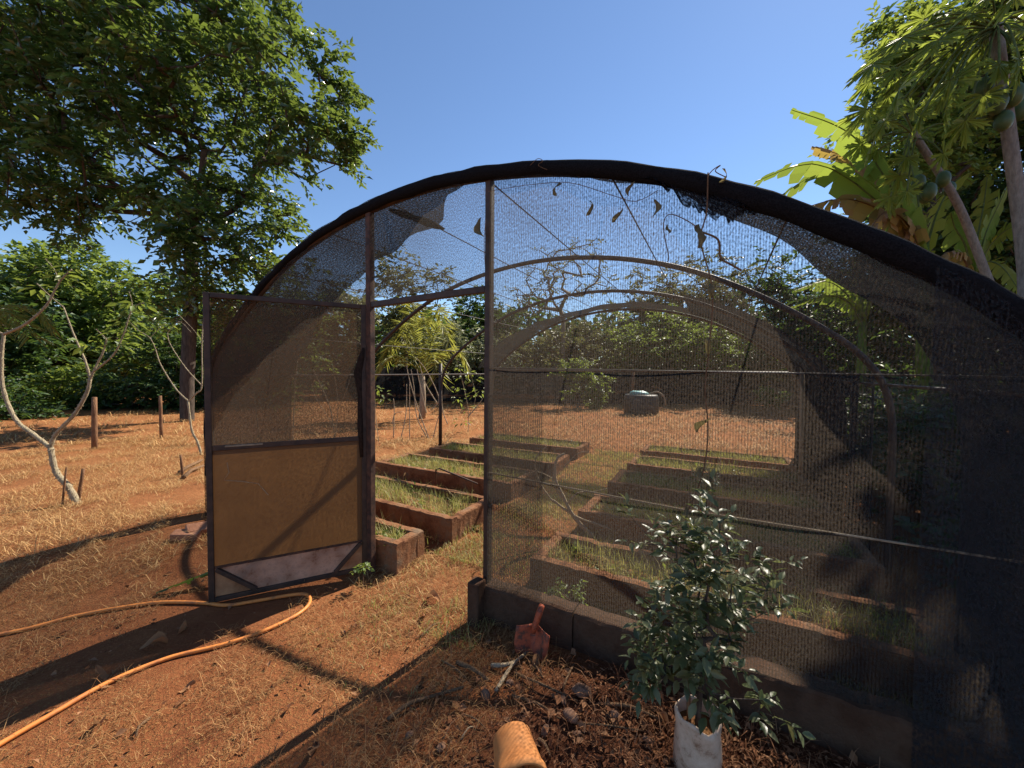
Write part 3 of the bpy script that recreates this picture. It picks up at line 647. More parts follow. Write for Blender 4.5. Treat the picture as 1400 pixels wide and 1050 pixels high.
# purlin wires and rails
for d in (-1.75, -1.05, -.35, .5, 1.3, 2.1, -2.6):
    z = prof_at(d) - .03; MB().tube([(UC + d, .0, z), (UC + d, 2, z - .012), (UC + d, 4, z - .012), (UC + d, 6, z)], .005, 5).build('purlin_wire', M['wire'], HOUSE)
for s in (-1, 1):
    MB().tube([(UC + s * 3.05, 0, 1.56), (UC + s * 3.05, 6, 1.56)], .012, 6).build('side_rail', M['pipe'], HOUSE)
MB().tube([(UC - 3.0, 6, 1.66), (UC + 3.0, 6, 1.66)], .018, 6).build('back_rail', M['pipe'], HOUSE)
MB().tube([(.02, -.02, 1.668), (UC + 3.0, -.02, 1.64)], .0035, 6).build('front_wire', M['wire'], HOUSE)
MB().tube([(.02, -.022, .975), (1.2, -.025, .94), (UC + 3.1, -.02, .95)], .005, 6).build('front_wire', M['cord'], HOUSE)
# door posts and lintel
MB().bar((0, 0, 0), (0, 0, prof_at(.5) + .02), .045, .045).build('door_post', M['pipe'], HOUSE, bevel=.004)
MB().bar((-1.105, 0, 0), (-1.105, 0, prof_at(-.6) + .02), .05, .05).build('door_post', M['rusty'], HOUSE, bevel=.004)
MB().bar((-1.08, 0, 2.16), (-.024, 0, 2.185), .04, .045).build('lintel', M['pipe'], HOUSE, bevel=.004)
MB().tube([(UC - 3.1, 4, 0), (UC - 3.1, 4, 1.78)], .035, 8).build('side_post', M['pipe'], HOUSE, True)
MB().tube([(UC - 3.1, 6, 0), (UC - 3.1, 6, 1.7)], .03, 8).build('side_post', M['pipe'], HOUSE, True)
MB().tube([(UC + 3.1, 6, 0), (UC + 3.1, 6, 1.7)], .04, 8).build('side_post', M['pipe'], HOUSE, True)
MB().tube([(UC + 3.1, 4, 0), (UC + 3.1, 4, 1.7)], .04, 8).build('side_post', M['pipe'], HOUSE, True)
MB().tube([(UC + 3.0, 5.0, 0), (UC + 2.95, 5.0, 2.0)], .03, 8).build('side_post', M['pale_bark'], HOUSE, True)

def sheet(name, fn, nu, nv, mat, parent):
    """fn(a, b) -> (point, (u, v) in metres)"""
    V = []; UV = []
    for j in range(nv + 1):
        for i in range(nu + 1):
            p, q = fn(i / nu, j / nv); V.append(p); UV.append(q)
    b = [(j * (nu + 1) + i) for j in range(nv) for i in range(nu)]
    F = [(x, x + 1, x + nu + 2, x + nu + 1) for x in b]
    return link(name, np_mesh(name, V, F, UV, True), mat, parent)
def wob(u, z, a=.014): return a * (math.sin(3.1 * u + 1.7 * z) + .6 * math.sin(7.3 * u - 2.2 * z + 1)) * min(1, 4 * abs(u) + .2)
def gable(name, u0, u1, zfun, mat, off, ztop=None, nu=60, nv=24):
    def fn(a, b):
        u = u0 + (u1 - u0) * a; zt = prof_at(u - UC) if ztop is None else ztop; z0 = zfun(u); z = z0 + (zt - z0) * b
        return (u, off + wob(u, z), z), (u, z)
    return sheet(name, fn, nu, nv, mat, HOUSE)
gable('front_net', .024, UC + 3.06, lambda u: .2, M['net_front'], -.035)
gable('front_net', -1.08, -.024, lambda u: 2.21, M['net_plain'], -.01, nu=24, nv=10)
gable('front_net', UC - 3.06, -1.135, lambda u: .05, M['net_plain'], -.01, nu=50)
gable('front_net', 2.07, UC + 3.06, lambda u: .02, M['net_double'], -.075, nu=24)
gable('front_net', .03, .42, lambda u: .2, M['net_front'], -.062, ztop=1.5, nu=10)
def roof(name, d0, d1, vfun0, vfun1, mat, lift, nu=60, nv=16, sag=.03):
    s0, s1 = s_of_d(d0), s_of_d(d1)
    def fn(a, b):
        s = s0 + (s1 - s0) * a; d, z = arc_pt(s); v0, v1 = vfun0(d), vfun1(d); v = v0 + (v1 - v0) * b
        bay = math.sin(PI * ((v / 2) % 1.0)); k = 1 + lift / 3.0
        hump = -sag * bay + .010 * math.sin(9 * d + 3 * v)
        n = Vector((d, 0, max(z - 1.2, 0) * 1.3)); n = n.normalized() if n.length > 0 else Vector((1, 0, 0))
        return (UC + d + n.x * (lift + hump), v, z + n.z * (lift + hump)), (s, v)
    return sheet(name, fn, nu, nv, mat, HOUSE)
# strip of roof cloth left over the front hoop, torn back towards the ridge
def tear(d):
    return float(np.interp(d, [-3.3, -2.9, -2.2, -1.4, -.7, -.25, .0, .25, .8, 1.4, 1.9, 2.3, 2.7, 3.0, 3.3], [.95, .92, .82, .72, .62, .50, .20, .08, .10, .16, .34, .62, .85, 1.0, 1.05])) + .03 * math.sin(11 * d)
roof('roof_net', -3.10, 3.10, lambda d: -.06, tear, M['net_roof'], .035, 110, 10, .02)
roof('roof_net', -2.95, 3.10, lambda d: 5.25 - .2 * math.sin(d * 2) - .25 * max(0, d - 1.2), lambda d: 6.05, M['net_rear'], .045, 80, 8, .04)
roof('roof_net', 1.35, 3.10, lambda d: 3.75 + .25 * math.sin(5 * d) - .3 * (d - 1.4), lambda d: 6.0, M['net_roof'], .06, 40, 20, .05)
# rear part of the right side wall, hanging in folds
def rwall(a, b):
    v = 2.3 + 3.7 * a; z = .03 + 1.62 * b; return (UC + 3.04 + .06 * math.sin(v * 9) * (1 - .6 * b) + .035 * math.sin(v * 21 + 1), v, z), (v, z)
sheet('side_net', rwall, 120, 8, M['net_side'], HOUSE)
# cloth rolled round the front hoop
def rolled():
    mb = MB(); pts = []; rad = []
    for i, p in enumerate(_pp):
        if p.z < .4 and p.x < 0: continue
        t = p.x / 3.2; pts.append((UC + p.x * (1.004 - .006 * max(0, t)), -.03 + .006 * math.sin(i * 1.3), p.z + .012 - .012 * max(0, t)))
        rad.append(.029 + .012 / (1 + math.exp(-(t + .25) * 14)) + .014 * max(0, t) + .0022 * math.sin(i * 1.7) + .002 * math.sin(i * .8))
    return mb.tube(pts, rad, 10)
rolled().build('rolled_net', M['net_wrap'], HOUSE, True)
MB().tube([(UC - .45 + .10 * t, .05 + .16 * t, prof_at(-.45 + .1 * t) - .02 - .035 * t) for t in (0, .5, 1, 1.5, 2, 2.4)], [.012, .028, .022, .034, .028, .008], 8).build('net_bundle', M['net_wrap'], HOUSE, True)
_sr = random.Random(12); _sl = [0.0]
for _i in range(60): _sl.append(max(-.05, min(.05, _sl[-1] * .8 + _sr.gauss(0, .018))))
def scrap(a, b):
    d = 1.46 + .52 * a; z0 = prof_at(d) - .03; ln = max(.01, .02 + .10 * math.sin(PI * min(1, a ** 1.5)) + _sl[int(a * 60)]); z = z0 - ln * b
    return (UC + d + .06 * b, -.055 - .03 * math.sin(a * 9 + b * 3) * b, z), (UC + d, z)
sheet('torn_net', scrap, 60, 6, M['net_scrap'], HOUSE)
MB().box((-.02, -.10, .13), (.085, .10, .29)).build('footing_block', M['curb'], HOUSE, bevel=.01)
# ------------------------------------------------------------------ gate, swung outwards on the left door post
GH = H(-1.135, -.015); GE = at(281, 615, 2.60); gd = Vector((GE.x - GH.x, GE.y - GH.y, 0)); GW = gd.length
GATE = thing('gate', 'open gate with dusty net above and brown film below, swung out left', 'gate', (GH.x, GH.y, .025), math.atan2(gd.y, gd.x))
GZ = 2.135
m = MB()
m.box((.02, 0, GZ / 2), (.036, .03, GZ)).box((GW - .02, 0, GZ / 2), (.036, .03, GZ))
m.box((GW / 2, 0, GZ - .018), (GW - .078, .028, .034)).box((GW / 2, 0, .018), (GW - .078, .028, .034))
m.build('frame', M['pipe'], GATE, bevel=.004)
MB().box((GW / 2, 0, 1.075), (GW - .078, .026, .036)).build('mid_rail', M['pipe'], GATE, bevel=.004)
MB().box((GW / 2, .004, .245), (GW - .078, .012, .014)).build('film_batten', M['rusty'], GATE)
for x0, x1 in ((.05, .24), (GW - .05, GW - .28)):
    MB().bar((x0, .0155, .235), (x1, .0155, .04), .03, .026).build('brace', M['pipe'], GATE, bevel=.003)
def gsheet(z0, z1, off, amp):
    def fn(a, b):
        x = .036 + (GW - .072) * a; z = z0 + (z1 - z0) * b
        return (x, off + amp * math.sin(5 * x + 2 * z) * math.sin(PI * a) * math.sin(PI * b), z), (x, z)
    return fn
sheet('net_panel', gsheet(1.09, GZ - .03, 0, .012), 20, 20, M['net_door'], GATE)
sheet('film_panel', gsheet(.245, 1.06, 0, .008), 20, 20, M['film'], GATE)
MB().box((GW / 2, -.002, .138), (GW - .078, .006, .20)).build('kick_board', M['kick'], GATE)
MB().poly([(.040, .004, .04), (.22, .004, .04), (.040, .004, .225)]).build('corner_plate', M['rustsheet'], GATE)
MB().poly([(GW - .040, .004, .04), (GW - .040, .004, .225), (GW - .26, .004, .04)]).build('corner_plate', M['rustsheet'], GATE)
MB().box((-.010, .004, 1.62), (.028, .05, .12)).build('hinge', M['rusty'], GATE, bevel=.004)
MB().box((-.010, .004, .40), (.028, .05, .12)).build('hinge', M['rusty'], GATE, bevel=.004)
MB().box((GW - .22, .018, 1.085), (.22, .008, .012)).build('latch_bolt', M['cord'], GATE, bevel=.002)
m = MB(); m.tube([(GW - .12, .012, .97), (GW - .13, .014, .90), (GW - .10, .013, .85), (GW - .2, .013, .83), (GW - .3, .014, .80), (GW - .36, .013, .71)], .0022, 4); m.build('torn_thread', M['bleached'], GATE)

# ------------------------------------------------------------------ beds inside
def rough_wall(mb, p0, p1, w, h, seed, step=.04, amp=.006, z0=-.05):
    p0 = Vector(p0); p1 = Vector(p1); d = p1 - p0; L = d.length; d.normalize(); sd = Vector((-d.y, d.x, 0)); n = max(3, int(L / step)); rg = random.Random(seed); b = len(mb.v)
    prof = [(-.5, z0, .2), (-.5, h * .45, 1), (-.5, h - .014, 1), (-.42, h - .002, .8), (.0, h + .002, .8), (.42, h - .002, .8), (.5, h - .014, 1), (.5, h * .45, 1), (.5, z0, .2)]; K = len(prof); lf = 0.0
    for i in range(n + 1):
        lf = lf * .8 + rg.gauss(0, amp * .35); chip = -abs(rg.gauss(0, amp)) * (1.8 if rg.random() < .15 else .6)
        for a, z, k in prof:
            mb.v.append(p0 + d * (L * i / n) + sd * (a * w + (lf * .7 + rg.gauss(0, amp * .35)) * k) + Vector((0, 0, z + ((chip + lf * .5) * k if z > h * .6 else 0))))
    for i in range(n):
        for k in range(K - 1): q = b + i * K + k; mb.f.append([q, q + K, q + K + 1, q + 1])
    mb.f.append([b + k for k in range(K)]); mb.f.append([b + n * K + k for k in range(K)][::-1])

def bed(label, u0, u1, v0, v1, h, seed, closed_left=True):
    rg = random.Random(seed); c = H(u0, v0); t = thing('raised_bed', label, 'garden bed', c, -HA + rg.uniform(-.012, .012), 'brick edged beds'); L, D = u1 - u0, v1 - v0; w = .085
    mb = MB()
    rough_wall(mb, (0, w / 2, 0), (L, w / 2, 0), w, h, seed); rough_wall(mb, (0, D - w / 2, 0), (L, D - w / 2, 0), w, h, seed + 1)
    rough_wall(mb, (w / 2, w, 0), (w / 2, D - w, 0), w, h - .004, seed + 2); rough_wall(mb, (L - w / 2, w, 0), (L - w / 2, D - w, 0), w, h - .004, seed + 3)
    mb.build('border', M['bedwall'], t, False)
    n = 14; V = []; F = []
    for j in range(n + 1):
        for i in range(n + 1): V.append((w * .9 + (L - 1.8 * w) * i / n, w * .9 + (D - 1.8 * w) * j / n, h - .075 + .03 * math.sin(i * 1.3 + seed) * math.sin(j * 1.1)))
    for j in range(n):
        for i in range(n): b = j * (n + 1) + i; F.append((b, b + 1, b + n + 2, b + n + 1))
    link('soil', np_mesh('soil', V, F, smooth=True), M['soil'], t)
BEDS = []
for k, (v0, v1, hh, txt) in enumerate(((.06, .40, .24, 'narrow brick bed left of the aisle, cut short beside the gate post'), (.77, 1.52, .23, 'second brick bed left of the aisle, seen through the doorway'),
                                   (2.02, 2.78, .23, 'third brick bed left of the aisle, weeds inside'), (3.30, 4.05, .22, 'fourth brick bed left of the aisle, beside the inner steel post'), (4.6, 5.4, .22, 'farthest brick bed left of the aisle'))):
    bed(txt, -3.3, -.88 + (.02 if k % 2 else -.03), v0, v1, hh, 20 + k); BEDS.append((-3.3, -.88, v0, v1, hh))
for k, (v0, v1, hh, txt) in enumerate(((.42, .98, .24, 'nearest brick bed right of the aisle, behind the potted shrub'), (1.55, 2.20, .24, 'second brick bed right of the aisle, under the bleached dead branch'),
                                   (2.75, 3.5, .23, 'third brick bed right of the aisle, with a small shrub in it'), (3.95, 4.7, .22, 'fourth brick bed right of the aisle'), (5.1, 5.8, .22, 'farthest brick bed right of the aisle, in the dark corner'))):
    bed(txt, .12, 2.45, v0, v1, hh, 40 + k); BEDS.append((.12, 2.45, v0, v1, hh))
# weeds in beds and aisle (nobody could count them)
def weeds():
    rng = np.random.default_rng(8); P = []; Hh = []; Wd = []
    def add(u0, u1, v0, v1, z, n, h, w):
        nc = max(3, n // 22); cu = rng.uniform(u0, u1, nc); cv = rng.uniform(v0, v1, nc); i = rng.integers(0, nc, n)
        u = np.clip(cu[i] + rng.normal(0, .09, n), u0, u1); v = np.clip(cv[i] + rng.normal(0, .07, n), v0, v1)
        p = np.array(HO) + np.outer(u, np.array(HU)) + np.outer(v, np.array(HV)); p[:, 2] = z; P.append(p); Hh.append(rng.uniform(.4, 1.1, n) * h * rng.uniform(.5, 1.2, nc)[i]); Wd.append(np.full(n, w))
    for (u0, u1, v0, v1, hh) in BEDS:
        add(u0 + .12, u1 - .12, v0 + .12, v1 - .12, hh - .075, 2200, .20, .0024)
    for v in (.5, 1.3, 1.75, 2.4, 3.0, 3.7, 4.3, 5): add(-.85, .08, v, v + .7, 0, 2000, .10, .0022)
    for a, b in ((.42, .75), (1.54, 2.0), (2.8, 3.28), (4.08, 4.55)): add(-3.2, -.95, a, b, 0, 700, .14, .0024)
    for a, b in ((.10, .40), (1.0, 1.53), (2.25, 2.7), (3.55, 3.9)): add(.12, 2.4, a, b, 0, 2200, .11, .0024)
    add(-1.05, -.05, -.5, .5, 0, 900, .06, .002); add(-.9, .1, -1.0, -.2, 0, 350, .05, .002); add(-.25, .1, -.35, 0, 0, 300, .12, .0018)
    P = np.concatenate(P); n = len(P); V, F = blades(P, np.concatenate(Hh), np.concatenate(Wd), rng.uniform(.2, 1.25, n), rng)
    tag(link('weeds', np_mesh('weeds', V, F), M['weed']), 'short green and yellow weeds growing in the beds and aisle', 'weeds', kind='stuff')
weeds()
def broad_weeds():
    rng = np.random.default_rng(18); C = []; D = []; N = []
    for (u0, u1, v0, v1, hh) in BEDS:
        for _ in range(11):
            c = np.array(H(rng.uniform(u0 + .15, u1 - .15), rng.uniform(v0 + .12, v1 - .12), hh - .07)); m = int(rng.integers(8, 26)); r = rng.uniform(.05, .13)
            d = rng.normal(size=(m, 3)); d[:, 2] = np.abs(d[:, 2]) * .8; d = norm(d); C.append(c + d * r * rng.uniform(.2, 1, m)[:, None]); D.append(d + rng.normal(size=(m, 3)) * .4); N.append(np.array([[0, 0, 1.0]]) + rng.normal(size=(m, 3)) * .4)
    C = np.concatenate(C); n = len(C); L = rng.uniform(.02, .055, n); V, F = leaves(C, np.concatenate(D), np.concatenate(N), L, L * .5)
    tag(link('broad_leaf_weeds', np_mesh('broad_leaf_weeds', V, F), M['leaf_bright']), 'clumps of broad leaved weeds scattered through the brick beds', 'weeds', kind='stuff')
broad_weeds()
MB().tube([(-1.15, -.05, .95), (-1.155, -.06, 1.2), (-1.16, -.055, 1.45), (-1.175, -.06, 1.62), (-1.15, -.05, 1.74), (-1.13, -.045, 1.82)], [.014, .022, .018, .034, .024, .008], 9).build('net_bundle', M['net_brown'], HOUSE, True)
# low wall under the front net
cw = MB(); rough_wall(cw, (-.02, 0, 0), (.62, 0, 0), .13, .235, 61, amp=.006); rough_wall(cw, (.626, .012, 0), (UC + 3.06, 0, 0), .13, .228, 62, amp=.007)
cw.build('low_wall', M['curb'], HOUSE, False)
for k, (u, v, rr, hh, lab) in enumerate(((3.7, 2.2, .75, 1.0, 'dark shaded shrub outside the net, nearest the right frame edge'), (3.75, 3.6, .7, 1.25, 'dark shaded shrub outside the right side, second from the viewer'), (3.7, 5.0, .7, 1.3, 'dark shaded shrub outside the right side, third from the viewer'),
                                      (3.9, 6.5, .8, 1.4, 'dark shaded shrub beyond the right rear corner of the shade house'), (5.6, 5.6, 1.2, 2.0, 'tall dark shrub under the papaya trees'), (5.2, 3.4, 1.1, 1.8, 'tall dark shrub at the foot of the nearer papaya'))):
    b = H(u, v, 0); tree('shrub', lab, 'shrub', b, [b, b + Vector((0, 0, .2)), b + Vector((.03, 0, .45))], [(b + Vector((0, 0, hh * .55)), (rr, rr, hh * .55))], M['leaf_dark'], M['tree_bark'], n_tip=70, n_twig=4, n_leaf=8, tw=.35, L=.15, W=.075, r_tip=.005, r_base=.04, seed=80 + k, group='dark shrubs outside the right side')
# ------------------------------------------------------------------ straw on the ground
def straw():
    rng = np.random.default_rng(9)
    def field(n, x0, x1, y0, y1, Lr, wr, thr, tilt=(1.25, 1.56), fade=0):
        x = rng.uniform(x0, x1, n); y = y0 + (y1 - y0) * rng.uniform(0, 1, n) ** 1.25
        m = .5 + .28 * np.sin(2.1 * x + 1.3 * y + .8 * np.sin(1.7 * y)) + .28 * np.sin(4.7 * x - 3.1 * y + 2 + np.sin(2.3 * x)) + .22 * np.sin(11 * x + 9 * y) + .15 * np.sin(23 * x - 17 * y)
        hd = np.sqrt(((x - .95) * .95) ** 2 + ((y - 1.35) * 1.25) ** 2); hv = (x - HO.x) * HV.x + (y - HO.y) * HV.y
        ramp = np.clip((y - y0) / fade, 0, 1) if fade else 1.0
        keep = (m > thr + rng.uniform(-.16, .16, n)) & (rng.uniform(0, 1, n) < ramp) & ((hd > 1.15 + rng.normal(0, .14, n)) | (hv > .1)); x, y = x[keep], y[keep]; k = len(x)
        P = np.stack([x, y, ghz(x, y) + rng.uniform(.001, .010, k)], 1)
        az = np.where(rng.uniform(size=k) < .6, rng.uniform(0, 2 * PI, k), rng.normal(.5, .6, k))
        return blades(P, rng.uniform(*Lr, k), rng.uniform(*wr, k), rng.uniform(*tilt, k), rng, az)
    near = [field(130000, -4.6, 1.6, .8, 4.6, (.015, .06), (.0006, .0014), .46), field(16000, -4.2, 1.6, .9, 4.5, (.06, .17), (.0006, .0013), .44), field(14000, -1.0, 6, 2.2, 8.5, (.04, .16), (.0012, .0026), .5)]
    far = [field(120000, -9.5, -.6, 2.6, 9.0, (.04, .16), (.0012, .0027), .30, fade=1.6), field(26000, -14, 9, 8.0, 19, (.10, .35), (.004, .008), .33), field(1200, -8, -1, 3.2, 8, (.2, .5), (.0012, .0024), .3, (1.2, 1.5))]
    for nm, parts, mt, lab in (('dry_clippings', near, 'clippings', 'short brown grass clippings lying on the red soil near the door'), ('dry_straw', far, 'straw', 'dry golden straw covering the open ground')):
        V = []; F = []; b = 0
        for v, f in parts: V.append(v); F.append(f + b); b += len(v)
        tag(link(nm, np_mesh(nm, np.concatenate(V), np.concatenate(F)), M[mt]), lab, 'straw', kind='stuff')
straw()
def litter():
    """leaf litter and bark chips under the potted shrub"""
    rng = np.random.default_rng(10); n = 11000
    x = rng.normal(.95, .65, n); y = rng.normal(1.5, .36, n)
    ext = 1100; x = np.concatenate([x, rng.uniform(-3, 0, ext)]); y = np.concatenate([y, rng.uniform(.9, 3, ext)])
    wall = (x * -HV.x * -1 + 0)  # keep litter on the camera side of the low wall
    v = (x - HO.x) * HV.x + (y - HO.y) * HV.y; keep = (v < -.10) & (y > .7); x, y = x[keep], y[keep]; n = len(x)
    C = np.stack([x, y, ghz(x, y) + rng.uniform(.003, .03, n)], 1); D = rng.normal(size=(n, 3)); D[:, 2] *= .25; N = np.array([[0, 0, 1.0]]) + rng.normal(size=(n, 3)) * .5
    L = rng.uniform(.006, .022, n) + .045 * rng.uniform(0, 1, n) ** 6; V, F = leaves(C, D, N, L, L * rng.uniform(.15, .7, n), .3)
    tag(link('leaf_litter', np_mesh('leaf_litter', V, F), M['litter']), 'brown leaf litter and bark chips below the front net', 'leaf litter', kind='stuff')
    k = 2600; x = rng.normal(.85, .7, k); y = rng.normal(1.5, .4, k); v = (x - HO.x) * HV.x + (y - HO.y) * HV.y; keep = (v < -.12) & (y > .7); x, y = x[keep], y[keep]; k = len(x)
    P = np.stack([x, y, ghz(x, y) + rng.uniform(.004, .03, k)], 1); V, F = blades(P, rng.uniform(.03, .14, k), rng.uniform(.0008, .0026, k), rng.uniform(1.1, 1.55, k), rng)
    tag(link('fine_twigs', np_mesh('fine_twigs', V, F), M['litter']), 'thin dry twigs mixed through the brown leaf litter', 'twigs', kind='stuff')
litter()

# ------------------------------------------------------------------ hose
def hose():
    pts = [G(-60, 1062, .014), G(0, 1024, .014), G(70, 985, .014), G(150, 940, .014), G(230, 905, .014), G(300, 887, .014), G(350, 872, .015), G(392, 853, .016), G(415, 838, .02), G(424, 826, .03), G(418, 818, .035), G(395, 818, .02),
           G(350, 826, .014), G(310, 832, .014), G(275, 830, .014), G(220, 832, .014), G(160, 840, .014), G(100, 848, .014), G(40, 862, .014), G(0, 870, .014), G(-60, 882, .014)]
    root = thing('garden_hose', 'orange garden hose looping on the ground under the open gate', 'hose', pts[3])
    MB().tube([p - pts[3] for p in smooth_path(pts, 8)], .0112, 10).build('tube', M['hose'], root, True)
hose()
# ------------------------------------------------------------------ terracotta pot lying down
def pot():
    c = G(706, 1080, .10); t = thing('flower_pot', 'terracotta flower pot lying on its side, mouth towards the viewer', 'flower pot', c)
    ax = Vector((.20, -.86, -.10)).normalized(); q = Vector((0, 0, 1)).rotation_difference(ax).to_matrix().to_4x4()
    MB().lathe([(0, -.09), (.074, -.09), (.079, -.085), (.089, 0), (.098, .06), (.1035, .061), (.1045, .09), (.098, .093), (.094, .089), (.091, .06), (.082, 0), (.069, -.075), (0, -.075)], 40, q).build('pot_body', M['terracotta'], t, True)
pot()
# ------------------------------------------------------------------ spade head against the low wall
def spade():
    b = G(723, 903, -.01); t = thing('spade', 'rusty red spade head with broken handle leaning on the low wall', 'spade', b, -HA)
    n = 12; V = []; F = []; tilt = .22
    for j in range(9):
        zz = j / 8
        for i in range(n + 1):
            a = i / n * 2 - 1; w = .100 * (1.0 if zz > .35 else (.55 + .45 * math.sqrt(max(zz, 0) / .35)))
            y = .075 * (1 - abs(a)) ** 1.3 * (.5 + .5 * zz) + zz * .155 * tilt; V.append((a * w, y, zz * .155))
    for j in range(8):
        for i in range(n): k = j * (n + 1) + i; F.append((k, k + 1, k + n + 2, k + n + 1))
    bl = link('blade', np_mesh('blade', V, F, smooth=True), M['red_paint'], t); s = bl.modifiers.new('thick', 'SOLIDIFY'); s.thickness = .004
    MB().tube([(0, .052, .13), (.006, .062, .17), (.018, .075, .23), (.030, .086, .285)], [.013, .018, .019, .017], 10).build('socket', M['red_paint'], t, True)
    t.rotation_euler = (0, R(4), -HA + R(8))
spade()
# ------------------------------------------------------------------ potted shrub
def shrub():
    b = G(952, 1062); t = thing('potted_shrub', 'glossy dark green shrub in a dirty white grow bag', 'shrub', b)
    n = 28; prof = [(.078, 0), (.088, .02), (.090, .09), (.086, .16), (.083, .20), (.088, .235), (.084, .255)]; V = []; F = []
    for j, (r, z) in enumerate(prof):
        for i in range(n):
            a = 2 * PI * i / n; rr = r * (1 + .035 * math.sin(3 * a + j * 1.3) + .02 * math.sin(7 * a + j)); V.append((rr * math.cos(a), rr * math.sin(a), z + (.008 * math.sin(2 * a + 1) + .010 * math.sin(5 * a) if j > 4 else 0)))
    for j in range(len(prof) - 1):
        for i in range(n): i2 = (i + 1) % n; F.append((j * n + i, j * n + i2, (j + 1) * n + i2, (j + 1) * n + i))
    bag = link('grow_bag', np_mesh('grow_bag', V, F, smooth=True), M['bag'], t); s = bag.modifiers.new('thick', 'SOLIDIFY'); s.thickness = .003; s.offset = -1
    MB().lathe([(0, .20), (.04, .205), (.078, .195)], 20).build('soil', M['soil'], t, True)
    rng = np.random.default_rng(14); Y = b.y
    bl = [(np.array(at(965, 830, Y)), (.22, .20, .20)), (np.array(at(950, 900, Y)), (.24, .20, .16), 1.2), (np.array(at(955, 760, Y)), (.16, .15, .13)), (np.array(at(1045, 800, Y)), (.12, .12, .10)), (np.array(at(885, 735, Y)), (.06, .06, .06)), (np.array(at(970, 710, Y)), (.05, .05, .09)), (np.array(at(895, 920, Y)), (.10, .10, .08)), (np.array(at(1040, 960, Y)), (.07, .07, .07))]
    bl = [(x[0] - np.array(b), np.array(x[1])) + tuple(x[2:]) for x in bl]
    pts = sample_blobs(bl, 140, rng, .6); pts[:, 2] = np.maximum(pts[:, 2], .22)
    pts = np.concatenate([pts, [np.array(at(968, 676, Y)) - np.array(b), np.array(at(862, 706, Y)) - np.array(b), np.array(at(1070, 770, Y)) - np.array(b), np.array(at(1070, 985, Y)) - np.array(b)]])
    tr = [np.array([.0, 0, .2]), np.array([.005, 0, .30]), np.array([.012, .005, .42]), np.array([.02, .01, .55])]
    nodes, par, tips = skeleton(tr, pts, rng, .05); V, F, _ = branch_mesh(nodes, par, tips, .0016, .011, 2.2)
    link('stem', np_mesh('stem', V, F, smooth=True), M['tree_bark'], t)
    MB().tube([(-.03, .01, .2), (-.035, .012, .32), (-.05, .02, .5)], [.009, .008, .004], 7).build('stem', M['stick'], t, True)
    tp = nodes[tips]; od = norm(tp - np.array([.01, 0, .5])); C = []; D = []; N = []
    for p, o in zip(tp, od):
        for _ in range(2):
            d = o * .7 + rng.normal(size=3) * .6; d[2] = d[2] * .6 + .1; d /= np.linalg.norm(d); side = np.cross(d, [0, 0, 1.0]); side /= np.linalg.norm(side)
            for k in range(5):
                sg = 1 if k % 2 else -1; C.append(p + d * (.016 * k)); D.append(d * (.7 if k < 4 else 2) + side * sg * 1.0 + rng.normal(size=3) * .3 + np.array([0, 0, -.1])); N.append(np.array([0, 0, 1.0]) + rng.normal(size=3) * .35)
    C = np.array(C); D = norm(np.array(D)); N = np.array(N); m = len(C); L = (.028 + .042 * rng.beta(2, 2, m))[:, None]; W = L * rng.uniform(.36, .52, m)[:, None]
    Sd = norm(np.cross(D, N)); N = np.cross(Sd, D)
    rows = [(0, .03), (.22, .75), (.48, 1.0), (.76, .6), (1.0, .03)]; Vs = []
    for tt, ww in rows:
        cen = C + D * L * tt - N * L * .22 * tt ** 2
        Vs += [cen - Sd * W * .5 * ww + N * W * .16 * ww, cen, cen + Sd * W * .5 * ww + N * W * .16 * ww]
    V = np.stack(Vs, 1).reshape(-1, 3); q = []
    for r in range(4):
        for c in range(2): a = r * 3 + c; q.append([a, a + 1, a + 4, a + 3])
    F = (np.arange(m)[:, None, None] * 15 + np.array(q)[None]).reshape(-1, 4)
    link('foliage', np_mesh('foliage', V, F, smooth=True), M['leaf_shrub'], t)
shrub()

# ------------------------------------------------------------------ small plants on the left and inside
def thorny(mb, path, r0, r1, rg, thorns=True, seg=7):
    P = smooth_path(path, 6); rad = list(np.linspace(r0, r1, len(P))); rad = [r * (1 + .10 * math.sin(i * 2.3)) for i, r in enumerate(rad)]
    mb.tube(P, rad, seg)
    if thorns:
        for i in range(1, len(P) - 1):
            for _ in range(2):
                a = rg.uniform(0, 6.28); d = (P[i + 1] - P[i]).normalized(); x = d.orthogonal().normalized(); y = d.cross(x); n = x * math.cos(a) + y * math.sin(a)
                p = P[i].lerp(P[i + 1], rg.random()); mb.tube([p + n * rad[i] * .6, p + n * (rad[i] * 1.15 + .010)], [rad[i] * .28, .001], 4)
def tip_leaves(pts, rng, n, L, spread):
    C = []; D = []; N = []
    for p in pts:
        for _ in range(n):
            d = rng.normal(size=3); d[2] = d[2] * .4 - .1; d /= np.linalg.norm(d); C.append(np.array(p) + d * spread * rng.uniform(.1, 1)); D.append(d + np.array([0, 0, -.3])); N.append(np.array([0, 0, 1.0]) + rng.normal(size=3) * .3)
    s = L * rng.uniform(.6, 1.2, len(C)); return leaves(np.array(C), np.array(D), np.array(N), s, s * .42)
